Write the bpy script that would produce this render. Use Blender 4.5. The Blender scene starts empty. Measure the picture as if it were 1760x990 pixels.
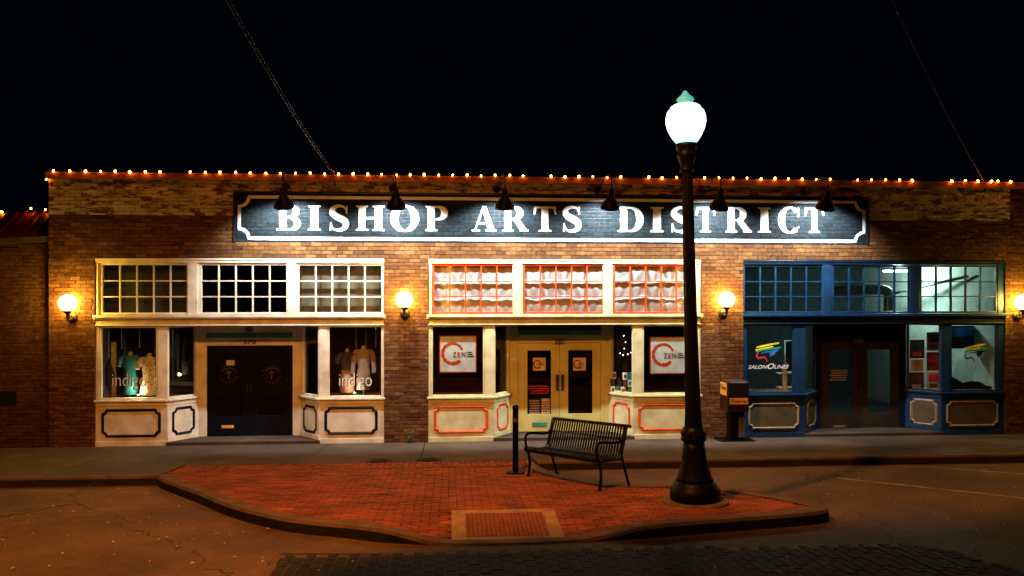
import bpy, math, random
from mathutils import Vector, Matrix
random.seed(7)
R = math.radians
SC = bpy.context.scene
COL = SC.collection

# ------------------------------------------------------------------ camera, sky, big lights, exposure
FPX, YH, YAW, CAMH, CAMD = 1381.0, 505.0, R(4.3), 3.1, 16.851
cd = bpy.data.cameras.new('camera'); cam = bpy.data.objects.new('camera', cd); COL.objects.link(cam)
cam.location = (0, -CAMD, CAMH); cam.rotation_euler = (R(90), 0, -YAW)
cd.sensor_width = 36; cd.lens = FPX / 1760 * 36; cd.shift_y = (YH - 495) / 1760
cd.clip_start = .05; cd.clip_end = 2000
SC.camera = cam
w = bpy.data.worlds.new('World'); SC.world = w; w.use_nodes = True
bg = w.node_tree.nodes['Background']; bg.inputs[0].default_value = (.0004, .0007, .0018, 1); bg.inputs[1].default_value = 1.0
SC.view_settings.view_transform = 'Standard'; SC.view_settings.look = 'None'
SC.view_settings.exposure = 0; SC.view_settings.gamma = 1
SC.cycles.use_denoising = True
SC.cycles.max_bounces = 6; SC.cycles.diffuse_bounces = 3; SC.cycles.glossy_bounces = 3
SC.cycles.transparent_max_bounces = 12; SC.cycles.sample_clamp_indirect = 4
SC.cycles.caustics_reflective = False; SC.cycles.caustics_refractive = False
# sodium cut-off street light hanging over the road, above the frame: the post's shadow tells where it hangs
SODIUM_W = 4800
sl = bpy.data.lights.new('sodium_street_light', 'SPOT'); sl.energy = SODIUM_W; sl.color = (1, .325, .045)
sl.spot_size = R(145); sl.spot_blend = .5; sl.shadow_soft_size = .15
so = bpy.data.objects.new('sodium_street_light', sl); COL.objects.link(so); so.location = (-1.2, -10.6, 9.0)
so.rotation_euler = (R(4), 0, 0)

# ------------------------------------------------------------------ pixel -> place
G = .0714                                   # the lot rises towards the camera
CT, ST = math.cos(YAW), math.sin(YAW)
def ray(u, v):
    a = (u - 880) / FPX
    return ST + a * CT, CT - a * ST, (YH - v) / FPX
def X(u, y=0.):
    dx, dy, b = ray(u, 0); return (y + CAMD) / dy * dx
def Zv(u, v, y=0.):
    dx, dy, b = ray(u, v); return CAMH + (y + CAMD) / dy * b
def gz(x, y): return -G * min(y, 0.)
def gnd(u, v, h0=0.):
    dx, dy, b = ray(u, v)
    k = (G * CAMD + h0 - CAMH) / (b + G * dy)
    return k * dx, k * dy - CAMD

# ------------------------------------------------------------------ materials
def nt(name):
    m = bpy.data.materials.new(name); m.use_nodes = True
    n = m.node_tree.nodes; l = m.node_tree.links
    return m, n, l, n['Principled BSDF']
def paint(name, col, rough=.5, var=.25, scale=6., bump=.15, bscale=60., metal=0., dirt=None, spec=.4):
    m, n, l, b = nt(name)
    tc = n.new('ShaderNodeTexCoord')
    nz = n.new('ShaderNodeTexNoise'); nz.inputs['Scale'].default_value = scale; nz.inputs['Detail'].default_value = 6
    l.new(tc.outputs['Object'], nz.inputs['Vector'])
    rp = n.new('ShaderNodeValToRGB')
    d = dirt or tuple(c * (1 - var) * .8 for c in col)
    rp.color_ramp.elements[0].position = .3; rp.color_ramp.elements[0].color = (*d, 1)
    rp.color_ramp.elements[1].position = .62; rp.color_ramp.elements[1].color = (*col, 1)
    l.new(nz.outputs[0], rp.inputs[0]); l.new(rp.outputs[0], b.inputs['Base Color'])
    b.inputs['Roughness'].default_value = rough; b.inputs['Metallic'].default_value = metal
    b.inputs['Specular IOR Level'].default_value = spec
    if bump:
        n2 = n.new('ShaderNodeTexNoise'); n2.inputs['Scale'].default_value = bscale; n2.inputs['Detail'].default_value = 4
        l.new(tc.outputs['Object'], n2.inputs['Vector'])
        bp = n.new('ShaderNodeBump'); bp.inputs['Strength'].default_value = bump; bp.inputs['Distance'].default_value = .01
        l.new(n2.outputs[0], bp.inputs['Height']); l.new(bp.outputs[0], b.inputs['Normal'])
    return m
def bricky(name, cols, rough=.85, nscale=14., peel=None, peel_amt=.5, bump=.5, spec=.2):
    """brick faces: a random tone for each brick, plus grain; peel = paint colour that has flaked off in patches"""
    m, n, l, b = nt(name)
    geo = n.new('ShaderNodeNewGeometry'); oi = n.new('ShaderNodeObjectInfo'); tc = n.new('ShaderNodeTexCoord')
    ad = n.new('ShaderNodeMath'); ad.operation = 'ADD'; l.new(geo.outputs['Random Per Island'], ad.inputs[0]); l.new(oi.outputs['Random'], ad.inputs[1])
    fr = n.new('ShaderNodeMath'); fr.operation = 'FRACT'; l.new(ad.outputs[0], fr.inputs[0])
    rp = n.new('ShaderNodeValToRGB'); e = rp.color_ramp.elements
    e[0].color = (*cols[0], 1); e[1].color = (*cols[-1], 1)
    for i, c in enumerate(cols[1:-1]):
        k = e.new((i + 1) / (len(cols) - 1)); k.color = (*c, 1)
    l.new(fr.outputs[0], rp.inputs[0])
    nz = n.new('ShaderNodeTexNoise'); nz.inputs['Scale'].default_value = nscale; nz.inputs['Detail'].default_value = 8
    l.new(geo.outputs['Position'], nz.inputs['Vector'])
    mx = n.new('ShaderNodeMix'); mx.data_type = 'RGBA'; mx.blend_type = 'MULTIPLY'; mx.inputs[0].default_value = .75
    r2 = n.new('ShaderNodeValToRGB'); r2.color_ramp.elements[0].position = .3; r2.color_ramp.elements[0].color = (.35, .33, .32, 1)
    r2.color_ramp.elements[1].position = .65
    l.new(nz.outputs[0], r2.inputs[0]); l.new(rp.outputs[0], mx.inputs[6]); l.new(r2.outputs[0], mx.inputs[7])
    out = mx.outputs[2]
    if peel:
        mp = n.new('ShaderNodeMapping'); mp.inputs['Scale'].default_value = (2.2, 2.2, 7.5)
        l.new(geo.outputs['Position'], mp.inputs[0])
        n3 = n.new('ShaderNodeTexNoise'); n3.inputs['Scale'].default_value = 1.6; n3.inputs['Detail'].default_value = 9; n3.inputs['Roughness'].default_value = .68
        l.new(mp.outputs[0], n3.inputs['Vector'])
        m1 = n.new('ShaderNodeMath'); m1.operation = 'MULTIPLY_ADD'; l.new(fr.outputs[0], m1.inputs[0]); m1.inputs[1].default_value = .16; l.new(n3.outputs[0], m1.inputs[2])
        r3 = n.new('ShaderNodeValToRGB'); r3.color_ramp.elements[0].position = peel_amt; r3.color_ramp.elements[0].color = (0, 0, 0, 1)
        r3.color_ramp.elements[1].position = peel_amt + .05
        l.new(m1.outputs[0], r3.inputs[0])
        m2 = n.new('ShaderNodeMix'); m2.data_type = 'RGBA'; l.new(r3.outputs[0], m2.inputs[0]); l.new(out, m2.inputs[6])
        n4 = n.new('ShaderNodeTexNoise'); n4.inputs['Scale'].default_value = 3; n4.inputs['Detail'].default_value = 7; l.new(geo.outputs['Position'], n4.inputs['Vector'])
        r4 = n.new('ShaderNodeValToRGB'); r4.color_ramp.elements[0].position = .3; r4.color_ramp.elements[1].position = .7
        r4.color_ramp.elements[0].color = (*[c * .45 for c in peel], 1); r4.color_ramp.elements[1].color = (*peel, 1)
        l.new(n4.outputs[0], r4.inputs[0]); l.new(r4.outputs[0], m2.inputs[7]); out = m2.outputs[2]
    l.new(out, b.inputs['Base Color']); b.inputs['Roughness'].default_value = rough
    b.inputs['Specular IOR Level'].default_value = spec
    n2 = n.new('ShaderNodeTexNoise'); n2.inputs['Scale'].default_value = 45; n2.inputs['Detail'].default_value = 6
    l.new(geo.outputs['Position'], n2.inputs['Vector'])
    bp = n.new('ShaderNodeBump'); bp.inputs['Strength'].default_value = bump; bp.inputs['Distance'].default_value = .012
    l.new(n2.outputs[0], bp.inputs['Height']); l.new(bp.outputs[0], b.inputs['Normal'])
    return m
def emit(name, col, s):
    m, n, l, b = nt(name)
    b.inputs['Base Color'].default_value = (.8, .8, .8, 1)
    b.inputs['Emission Color'].default_value = (*col, 1); b.inputs['Emission Strength'].default_value = s
    return m
def glassmat(name, tint=(.9, .93, .92), refl=.08):
    m, n, l, b = nt(name); n.remove(b)
    t = n.new('ShaderNodeBsdfTransparent'); t.inputs[0].default_value = (*tint, 1)
    g = n.new('ShaderNodeBsdfGlossy'); g.inputs['Roughness'].default_value = .015
    lw = n.new('ShaderNodeLayerWeight'); lw.inputs[0].default_value = .5; pw = n.new('ShaderNodeMath'); pw.operation = 'POWER'; l.new(lw.outputs['Facing'], pw.inputs[0]); pw.inputs[1].default_value = 4
    ma = n.new('ShaderNodeMath'); ma.operation = 'MULTIPLY_ADD'; l.new(pw.outputs[0], ma.inputs[0]); ma.inputs[1].default_value = .5; ma.inputs[2].default_value = refl * .5
    mx = n.new('ShaderNodeMixShader'); l.new(ma.outputs[0], mx.inputs[0]); l.new(t.outputs[0], mx.inputs[1]); l.new(g.outputs[0], mx.inputs[2])
    l.new(mx.outputs[0], n['Material Output'].inputs[0])
    return m
def asphalt(name, col, crack=True):
    m, n, l, b = nt(name)
    geo = n.new('ShaderNodeNewGeometry')
    def noise(s, d=6, r=.6):
        k = n.new('ShaderNodeTexNoise'); k.inputs['Scale'].default_value = s; k.inputs['Detail'].default_value = d; k.inputs['Roughness'].default_value = r
        l.new(geo.outputs['Position'], k.inputs['Vector']); return k
    a = noise(.55, 9, .72); r1 = n.new('ShaderNodeValToRGB'); r1.color_ramp.elements[0].position = .35; r1.color_ramp.elements[1].position = .7
    r1.color_ramp.elements[0].color = (*[c * .38 for c in col], 1); r1.color_ramp.elements[1].color = (*[c * 1.3 for c in col], 1)
    l.new(a.outputs[0], r1.inputs[0])
    f = noise(48, 8, .8); r2 = n.new('ShaderNodeValToRGB'); r2.color_ramp.elements[0].position = .35; r2.color_ramp.elements[1].position = .68
    r2.color_ramp.elements[0].color = (.2, .2, .2, 1); r2.color_ramp.elements[1].color = (1.7, 1.7, 1.7, 1)
    l.new(f.outputs[0], r2.inputs[0])
    mx = n.new('ShaderNodeMix'); mx.data_type = 'RGBA'; mx.blend_type = 'MULTIPLY'; mx.inputs[0].default_value = .8
    l.new(r1.outputs[0], mx.inputs[6]); l.new(r2.outputs[0], mx.inputs[7]); out = mx.outputs[2]
    if crack:
        wv = noise(1.3, 5); vm = n.new('ShaderNodeVectorMath'); vm.operation = 'MULTIPLY_ADD'
        l.new(wv.outputs['Color'], vm.inputs[0]); vm.inputs[1].default_value = (.9, .9, 0); l.new(geo.outputs['Position'], vm.inputs[2])
        vo = n.new('ShaderNodeTexVoronoi'); vo.feature = 'DISTANCE_TO_EDGE'; vo.inputs['Scale'].default_value = .28
        l.new(vm.outputs[0], vo.inputs['Vector'])
        lt = n.new('ShaderNodeMath'); lt.operation = 'LESS_THAN'; lt.inputs[1].default_value = .0035; l.new(vo.outputs[0], lt.inputs[0])
        m3 = n.new('ShaderNodeMix'); m3.data_type = 'RGBA'; m3.inputs[7].default_value = (*[c * .2 for c in col], 1)
        l.new(lt.outputs[0], m3.inputs[0]); l.new(out, m3.inputs[6]); out = m3.outputs[2]
    l.new(out, b.inputs['Base Color']); b.inputs['Roughness'].default_value = .8; b.inputs['Specular IOR Level'].default_value = .3
    bp = n.new('ShaderNodeBump'); bp.inputs['Strength'].default_value = .55; bp.inputs['Distance'].default_value = .01
    l.new(f.outputs[0], bp.inputs['Height']); l.new(bp.outputs[0], b.inputs['Normal'])
    return m
M = dict(
    brick=bricky('brick', [(.082, .028, .0075), (.14, .054, .0135), (.104, .038, .0095), (.195, .088, .025), (.055, .019, .0055)]),
    brick_left=bricky('brick_left', [(.085, .032, .013), (.12, .05, .02), (.065, .025, .011)]),
    brick_peel=bricky('brick_peel', [(.15, .07, .035), (.22, .10, .05), (.10, .05, .03)], peel=(.70, .62, .36), peel_amt=.515),
    brick_sign=bricky('brick_sign', [(.012, .0175, .021), (.017, .0235, .0275), (.009, .0135, .0165)], rough=.9, bump=.4, spec=.04),
    mortar=paint('mortar', (.065, .034, .019), .95, bump=.3), mortar_sign=paint('mortar_sign', (.006, .009, .011), .6, bump=.3),
    mortar_peel=paint('mortar_peel', (.30, .25, .16), .95, var=.6, scale=3),
    coping=paint('coping', (.34, .13, .06), .7, scale=2.5, var=.5),
    cream=paint('cream', (.74, .69, .54), .42, .3, 3.2, dirt=(.50, .44, .31)), cream_b=paint('cream_b', (.66, .64, .36), .42, .3, 3.2, dirt=(.45, .41, .2)),
    yellow=paint('yellow', (.62, .58, .19), .4, .12, 2.), navy=paint('navy', (.004, .005, .009), .45, .3, spec=.15),
    blue=paint('blue', (.007, .038, .10), .4, .3, 3.), darkblue=paint('darkblue', (.004, .014, .034), .4, .3, 3.), brown=paint('brown', (.042, .029, .014), .45, .3, 4.),
    tan=paint('tan', (.10, .078, .04), .5, .25, 4.), gold=paint('gold', (.30, .21, .12), .5, .3, 5.),
    orange=paint('orange', (.72, .07, .006), .4, .2, 4.), black=paint('black', (.012, .012, .016), .4, .2),
    teal=paint('teal', (.04, .28, .21), .6, .3, 5.),
    letter=paint('letter', (.78, .78, .70), .55, .12, 3., bump=.35, bscale=24.),
    iron=paint('iron', (.0035, .0032, .0032), .45, .3, 20., bump=.1, spec=.1), bronze=paint('bronze', (.05, .04, .02), .4, .3, 20., metal=.6),
    glass=glassmat('glass'), glass_dark=glassmat('glass_dark', (.5, .54, .55), .1),
    asphalt=asphalt('asphalt', (.14, .078, .046)), concrete=asphalt('concrete', (.08, .052, .032), False),
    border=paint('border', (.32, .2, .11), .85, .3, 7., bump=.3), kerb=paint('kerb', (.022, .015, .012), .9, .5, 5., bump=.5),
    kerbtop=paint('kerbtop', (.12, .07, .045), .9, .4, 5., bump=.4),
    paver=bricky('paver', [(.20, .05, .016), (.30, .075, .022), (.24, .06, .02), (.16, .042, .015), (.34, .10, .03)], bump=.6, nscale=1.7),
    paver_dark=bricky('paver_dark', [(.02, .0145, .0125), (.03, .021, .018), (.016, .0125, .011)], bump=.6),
    joint=paint('joint', (.16, .055, .025), .95, bump=.3),
    casing=paint('casing', (.028, .008, .006), .45),
    kraft=paint('kraft', (.17, .125, .075), .9, .15),
    pad=paint('pad', (.20, .055, .028), .8, .3, 9.), plank=paint('plank', (.32, .2, .1), .5),
    white=paint('white', (.8, .8, .78), .5, .08), roadpaint=paint('roadpaint', (.40, .34, .22), .8, .5, 9., dirt=(.12, .1, .07)),
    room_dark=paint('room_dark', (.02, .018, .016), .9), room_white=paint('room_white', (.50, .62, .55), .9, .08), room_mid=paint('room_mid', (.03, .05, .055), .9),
    curtain=paint('curtain', (.74, .72, .68), .9, .1, 3.), paper=paint('paper', (.58, .46, .30), .9, .1), redmetal=paint('redmetal', (.38, .05, .025), .5),
    leaf=paint('leaf', (.07, .10, .025), .7), bark=paint('bark', (.08, .055, .04), .9), maroon=paint('maroon', (.16, .02, .015), .5),
    labelyel=paint('labelyel', (.85, .42, .05), .5, .1), skin=paint('skin', (.55, .36, .2), .6, .1),
    tealcloth=paint('tealcloth', (.02, .22, .24), .5, .4, 9.), creamcloth=paint('creamcloth', (.72, .55, .34), .8, .15, 7.), taupe=paint('taupe', (.34, .22, .16), .8, .2), peach=paint('peach', (.60, .32, .22), .7, .2), charcoal=paint('charcoal', (.05, .045, .05), .8),
    duct=paint('duct', (.30, .34, .34), .35, .2, 5., metal=.6), green=paint('green', (.02, .36, .10), .5), red=paint('red', (.55, .03, .03), .5), yel=paint('yel', (.75, .62, .03), .5), sky=paint('skyblue', (.02, .20, .62), .5), steel=paint('steel', (.3, .3, .3), .3, metal=.8),
    globe_warm=emit('globe_warm', (1, .62, .10), 150), globe_cool=emit('globe_cool', (.62, 1, .93), 7), bulb=emit('bulb', (1, .19, .016), 75), tube=emit('tube', (.80, 1, .93), 30), lens=emit('lens', (.9, .96, 1), 25), fairy=emit('fairy', (1, .8, .7), 9), spotlens=emit('spotlens', (1, .82, .55), 60),
)
# leopard print cloth
def leopard():
    m, n, l, b = nt('leopard'); tc = n.new('ShaderNodeTexCoord')
    v = n.new('ShaderNodeTexVoronoi'); v.inputs['Scale'].default_value = 26; l.new(tc.outputs['Object'], v.inputs[0])
    r = n.new('ShaderNodeValToRGB'); r.color_ramp.interpolation = 'CONSTANT'; r.color_ramp.elements[0].color = (.10, .05, .02, 1); r.color_ramp.elements[1].position = .33; r.color_ramp.elements[1].color = (.62, .42, .2, 1)
    l.new(v.outputs[0], r.inputs[0]); l.new(r.outputs[0], b.inputs['Base Color']); b.inputs['Roughness'].default_value = .8; return m
M['leopard'] = leopard()

# ------------------------------------------------------------------ mesh helpers
class MB:
    def __init__(s): s.v = []; s.f = []
    def add(s, vs, fs):
        o = len(s.v); s.v += [tuple(p) for p in vs]; s.f += [tuple(i + o for i in q) for q in fs]; return s
    def box(s, x0, x1, y0, y1, z0, z1):
        return s.add([(x0, y0, z0), (x1, y0, z0), (x1, y1, z0), (x0, y1, z0), (x0, y0, z1), (x1, y0, z1), (x1, y1, z1), (x0, y1, z1)],
                     [(0, 3, 2, 1), (4, 5, 6, 7), (0, 1, 5, 4), (1, 2, 6, 5), (2, 3, 7, 6), (3, 0, 4, 7)])
    def seg(s, p0, p1, o0, o1, z0, z1):
        """box along a plan segment; o0..o1 = offset outwards (towards the street)"""
        dx, dy = p1[0] - p0[0], p1[1] - p0[1]; L = math.hypot(dx, dy); nx, ny = dy / L, -dx / L
        q = [(p0[0] + nx * o1, p0[1] + ny * o1), (p1[0] + nx * o1, p1[1] + ny * o1), (p1[0] + nx * o0, p1[1] + ny * o0), (p0[0] + nx * o0, p0[1] + ny * o0)]
        return s.add([(*p, z0) for p in q] + [(*p, z1) for p in q], [(0, 3, 2, 1), (4, 5, 6, 7), (0, 1, 5, 4), (1, 2, 6, 5), (2, 3, 7, 6), (3, 0, 4, 7)])
    def lathe(s, prof, n=32, c=(0, 0, 0), flute=0, caps=True):
        vs = []; fs = []
        for r, z in prof:
            for k in range(n):
                a = 2 * math.pi * k / n; rr = r * (1 - (flute * (.5 + .5 * math.cos(k * math.pi)) if flute else 0))
                vs.append((c[0] + rr * math.cos(a), c[1] + rr * math.sin(a), c[2] + z))
        for i in range(len(prof) - 1):
            for k in range(n):
                fs.append((i * n + k, i * n + (k + 1) % n, (i + 1) * n + (k + 1) % n, (i + 1) * n + k))
        if caps: fs.append(tuple(range(n - 1, -1, -1))); fs.append(tuple(range((len(prof) - 1) * n, len(prof) * n)))
        return s.add(vs, fs)
    def tube(s, pts, r, n=8, caps=True):
        pts = [Vector(p) for p in pts]; vs = []; fs = []; up = Vector((0, 0, 1))
        rr = r if isinstance(r, (list, tuple)) else [r] * len(pts)
        for i, p in enumerate(pts):
            t = (pts[min(i + 1, len(pts) - 1)] - pts[max(i - 1, 0)]).normalized()
            a = t.cross(up if abs(t.z) < .95 else Vector((1, 0, 0))).normalized(); b = a.cross(t)
            for k in range(n):
                an = 2 * math.pi * k / n; vs.append(p + (a * math.cos(an) + b * math.sin(an)) * rr[i])
        for i in range(len(pts) - 1):
            for k in range(n): fs.append((i * n + k, i * n + (k + 1) % n, (i + 1) * n + (k + 1) % n, (i + 1) * n + k))
        if caps: fs += [tuple(range(n - 1, -1, -1)), tuple(range((len(pts) - 1) * n, len(pts) * n))]
        return s.add(vs, fs)
    def loft(s, rings):
        n = len(rings[0]); vs = [p for r in rings for p in r]; fs = []
        for i in range(len(rings) - 1):
            for k in range(n): fs.append((i * n + k, i * n + (k + 1) % n, (i + 1) * n + (k + 1) % n, (i + 1) * n + k))
        fs += [tuple(range(n - 1, -1, -1)), tuple(range((len(rings) - 1) * n, len(rings) * n))]
        return s.add(vs, fs)
    def mesh(s, name, mat, smooth=False):
        me = bpy.data.meshes.new(name); me.from_pydata(s.v, [], s.f); me.materials.append(M[mat] if isinstance(mat, str) else mat)
        if smooth:
            for p in me.polygons: p.use_smooth = True
        me.update(); return me
    def build(s, name, mat, parent=None, smooth=False, bevel=0, kind=None):
        return link(name, s.mesh(name, mat, smooth), parent, bevel, kind)
def link(name, me, parent=None, bevel=0, kind=None, loc=None):
    o = bpy.data.objects.new(name, me); COL.objects.link(o)
    if parent is not None:
        o.parent = parent
        if loc is None and parent.type == 'EMPTY' and parent.get('abs'): o.location = -Vector(parent.location)
    if loc is not None: o.location = loc
    if bevel:
        b = o.modifiers.new('bevel', 'BEVEL'); b.width = bevel; b.segments = 2; b.limit_method = 'ANGLE'
    if kind: o['kind'] = kind
    return o
def thing(name, label, cat, loc=(0, 0, 0), group=None, absolute=True):
    """Empty at the thing's base; children are given in world metres (absolute) or in the thing's own axes"""
    o = bpy.data.objects.new(name, None); COL.objects.link(o); o.location = loc; o.empty_display_size = .1
    o['label'] = label; o['category'] = cat
    if group: o['group'] = group
    if absolute: o['abs'] = 1
    return o
def lab(o, label): o['label'] = label; return o
def struct(o): o['kind'] = 'structure'; return o
def catmull(p, n=6):
    out = []; q = [p[0]] + list(p) + [p[-1]]
    for i in range(1, len(q) - 2):
        for k in range(n):
            t = k / n
            out.append(tuple(.5 * ((2 * b) + (-a + c) * t + (2 * a - 5 * b + 4 * c - d) * t * t + (-a + 3 * b - 3 * c + d) * t ** 3) for a, b, c, d in zip(q[i - 1], q[i], q[i + 1], q[i + 2])))
    out.append(tuple(p[-1])); return out
def ribbon2(pts, wd, closed=False):
    """2-D stroke -> list of quads"""
    n = len(pts); L = []; Rr = []
    for i in range(n):
        a = pts[(i - 1) % n] if closed or i else pts[0]; c = pts[(i + 1) % n] if closed or i < n - 1 else pts[-1]
        tx, ty = c[0] - a[0], c[1] - a[1]; k = math.hypot(tx, ty) or 1; ww = (wd[i] if isinstance(wd, (list, tuple)) else wd) / 2
        L.append((pts[i][0] - ty / k * ww, pts[i][1] + tx / k * ww)); Rr.append((pts[i][0] + ty / k * ww, pts[i][1] - tx / k * ww))
    return [[L[i], Rr[i], Rr[(i + 1) % n], L[(i + 1) % n]] for i in range(n if closed else n - 1)]
def arc(cx, cy, rx, ry, a0, a1, n=14): return [(cx + rx * math.cos(R(a0 + (a1 - a0) * i / n)), cy + ry * math.sin(R(a0 + (a1 - a0) * i / n))) for i in range(n + 1)]
def flat(mb, polys, x0, sx, z0, sz, y, th=.003, layer=0.):
    """polygons in the wall plane, front at y, given a little thickness"""
    for i, q in enumerate(polys):
        yy = y - layer * i; n = len(q)
        vs = [(x0 + p[0] * sx, yy, z0 + p[1] * sz) for p in q]; ar = sum(vs[k][0] * vs[(k + 1) % n][2] - vs[(k + 1) % n][0] * vs[k][2] for k in range(n))
        if ar < 0: vs.reverse()
        mb.add(vs + [(a, yy + th, c) for a, b, c in vs], [tuple(range(n))] + [(k + n, (k + 1) % n + n, (k + 1) % n, k) for k in range(n)])
def text(body, x0, x1, z0, z1, y, name, mat, parent, bold=0., th=.002, slant=0., spacing=1.):
    c = bpy.data.curves.new('t', 'FONT'); c.body = body; c.offset = bold; c.shear = slant; c.space_character = spacing; c.resolution_u = 3
    o = bpy.data.objects.new('t', c); COL.objects.link(o); dg = bpy.context.evaluated_depsgraph_get(); me = o.evaluated_get(dg).to_mesh()
    vs = [tuple(v.co) for v in me.vertices]; fs = [tuple(p.vertices) for p in me.polygons]; o.evaluated_get(dg).to_mesh_clear()
    bpy.data.objects.remove(o); bpy.data.curves.remove(c)
    ax = min(v[0] for v in vs); bx = max(v[0] for v in vs); az = min(v[1] for v in vs); bz = max(v[1] for v in vs)
    mb = MB(); mb.add([(x0 + (v[0] - ax) / (bx - ax) * (x1 - x0), y, z0 + (v[1] - az) / (bz - az) * (z1 - z0)) for v in vs], fs)
    return mb.build(name, mat, parent)
def scoop(s0, s1, z0, z1, r, n=6):
    """closed outline with hollow (scooped) corners, counter-clockwise"""
    p = [(s0 + r, z0), (s1 - r, z0)] + arc(s1, z0, r * .8, r * .8, 180, 90, n) + [(s1, z0 + r), (s1, z1 - r)] + arc(s1, z1, r * .8, r * .8, 270, 180, n) + [(s1 - r, z1), (s0 + r, z1)]
    return p + arc(s0, z1, r * .8, r * .8, 0, -90, n) + [(s0, z1 - r), (s0, z0 + r)] + arc(s0, z0, r * .8, r * .8, 90, 0, n)

# ------------------------------------------------------------------ ground
def smooth(a, b, x):
    t = max(0., min(1., (x - a) / (b - a))); return t * t * (3 - 2 * t)
KERB = .13
def ramp(x, y): return smooth(-.85, -.05, x) * (1 - smooth(1.25, 2.3, x)) * smooth(-7.1, -8.35, y)
def top(x, y): return gz(x, y) - .122 * ramp(x, y)
mb = MB(); xs = [-300, -60, -20, -12, -8, -4, 0, 4, 8, 12, 20, 60, 300]; ys = [-300, -60, -40, -24, -16, -12, -9, -6, -4, -2, 0, 2, 60, 300]
for yy in ys:
    for xx in xs: mb.v.append((xx, yy, -G * max(-40, min(yy, 0)) - KERB))
for j in range(len(ys) - 1):
    for i in range(len(xs) - 1): a = j * len(xs) + i; mb.f.append((a, a + 1, a + 1 + len(xs), a + len(xs)))
struct(mb.build('road', 'asphalt'))

# sidewalk: poured slabs with open joints, left part deeper than the right
sw = struct(MB().box(-40, 40, .0, .6, -.2, -.02).build('sidewalk', 'concrete'))
def slab(x0, x1, yf):
    q = [(x0, yf), (x1, yf), (x1, .02), (x0, .02)]
    m_ = MB().add([(*p, gz(*p) - .12) for p in q] + [(*p, gz(*p)) for p in q], [(0, 3, 2, 1), (4, 5, 6, 7), (0, 1, 5, 4), (1, 2, 6, 5), (2, 3, 7, 6), (3, 0, 4, 7)])
    m_.build('slab', 'concrete', sw, bevel=.008)
for xa, xb, yf in ((-22.3, -4.51, -4.0), (-4.51, 1.43, -2.95), (1.43, 24, -3.12)):
    nn = round((xb - xa) / 1.75)
    for k in range(nn): slab(xa + (xb - xa) * k / nn + .006, xa + (xb - xa) * (k + 1) / nn - .006, yf)
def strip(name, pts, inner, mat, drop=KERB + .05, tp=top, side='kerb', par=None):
    """kerb along a plan line: flat top of width inner (to the left of travel), rounded arris, face down to the road"""
    mb = MB(); mf = MB(); n = len(pts); rows = []
    for i, p in enumerate(pts):
        a = pts[max(i - 1, 0)]; c = pts[min(i + 1, n - 1)]; tx, ty = c[0] - a[0], c[1] - a[1]; k = math.hypot(tx, ty); nx, ny = -ty / k, tx / k
        i_ = (p[0] + nx * inner, p[1] + ny * inner); o_ = (p[0] + nx * .03, p[1] + ny * .03)
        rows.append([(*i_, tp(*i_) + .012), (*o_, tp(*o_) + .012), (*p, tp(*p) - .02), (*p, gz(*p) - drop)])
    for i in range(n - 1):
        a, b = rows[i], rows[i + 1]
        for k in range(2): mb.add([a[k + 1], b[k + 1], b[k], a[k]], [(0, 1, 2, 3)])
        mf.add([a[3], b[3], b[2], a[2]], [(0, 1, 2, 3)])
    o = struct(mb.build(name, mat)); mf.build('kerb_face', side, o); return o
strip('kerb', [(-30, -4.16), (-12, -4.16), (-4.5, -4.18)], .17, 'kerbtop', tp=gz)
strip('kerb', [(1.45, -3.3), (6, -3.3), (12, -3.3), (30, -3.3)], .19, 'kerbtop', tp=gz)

# island (bulb-out) with brick pavers
ISL = [(-4.5, -4.18), (-4.32, -4.5), (-3.85, -5.15), (-3.35, -5.82), (-2.85, -6.55), (-2.37, -7.12), (-1.8, -7.65), (-1.11, -8.03), (-.71, -8.25), (.0, -8.46), (.6, -8.5), (1.22, -8.46), (2.02, -8.35), (3.05, -8.12), (3.6, -8.0), (4.1, -7.88), (4.38, -7.74), (4.5, -7.52), (4.45, -7.3), (4.3, -6.95), (4.01, -6.5), (3.71, -6.1), (3.21, -5.82), (2.75, -5.72), (2.31, -5.62), (1.9, -5.15), (1.55, -4.3), (1.4, -3.3)]
def smoothline(p, n=3): return [q[:2] for q in catmull(p, n)]
ISLS = smoothline(ISL)
def inside(x, y, poly):
    c = False; j = len(poly) - 1
    for i in range(len(poly)):
        a, b = poly[i], poly[j]
        if (a[1] > y) != (b[1] > y) and x < (b[0] - a[0]) * (y - a[1]) / (b[1] - a[1]) + a[0]: c = not c
        j = i
    return c
def dist(x, y, poly):
    d = 9
    for a, b in zip(poly, poly[1:]):
        ux, uy = b[0] - a[0], b[1] - a[1]; t = max(0, min(1, ((x - a[0]) * ux + (y - a[1]) * uy) / (ux * ux + uy * uy + 1e-9)))
        d = min(d, math.hypot(x - a[0] - t * ux, y - a[1] - t * uy))
    return d
POLY = ISLS + [(-4.5, -3.0), (-4.5, -4.18)]
POLY = [(1.4, -2.97), (-4.45, -2.97)] + ISLS
mb = MB(); cs = .25; nodes = {}
for i in range(-20, 20):
    for j in range(-36, -11):
        x, y = i * cs, j * cs
        if inside(x + cs / 2, y + cs / 2, POLY) and dist(x + cs / 2, y + cs / 2, ISLS) > .02:
            q = [(x, y), (x + cs, y), (x + cs, y + cs), (x, y + cs)]
            if all(inside(*p, POLY) for p in q): mb.add([(*p, top(*p) - .028) for p in q], [(0, 1, 2, 3)])
isl = struct(mb.build('island', 'joint'))
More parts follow.
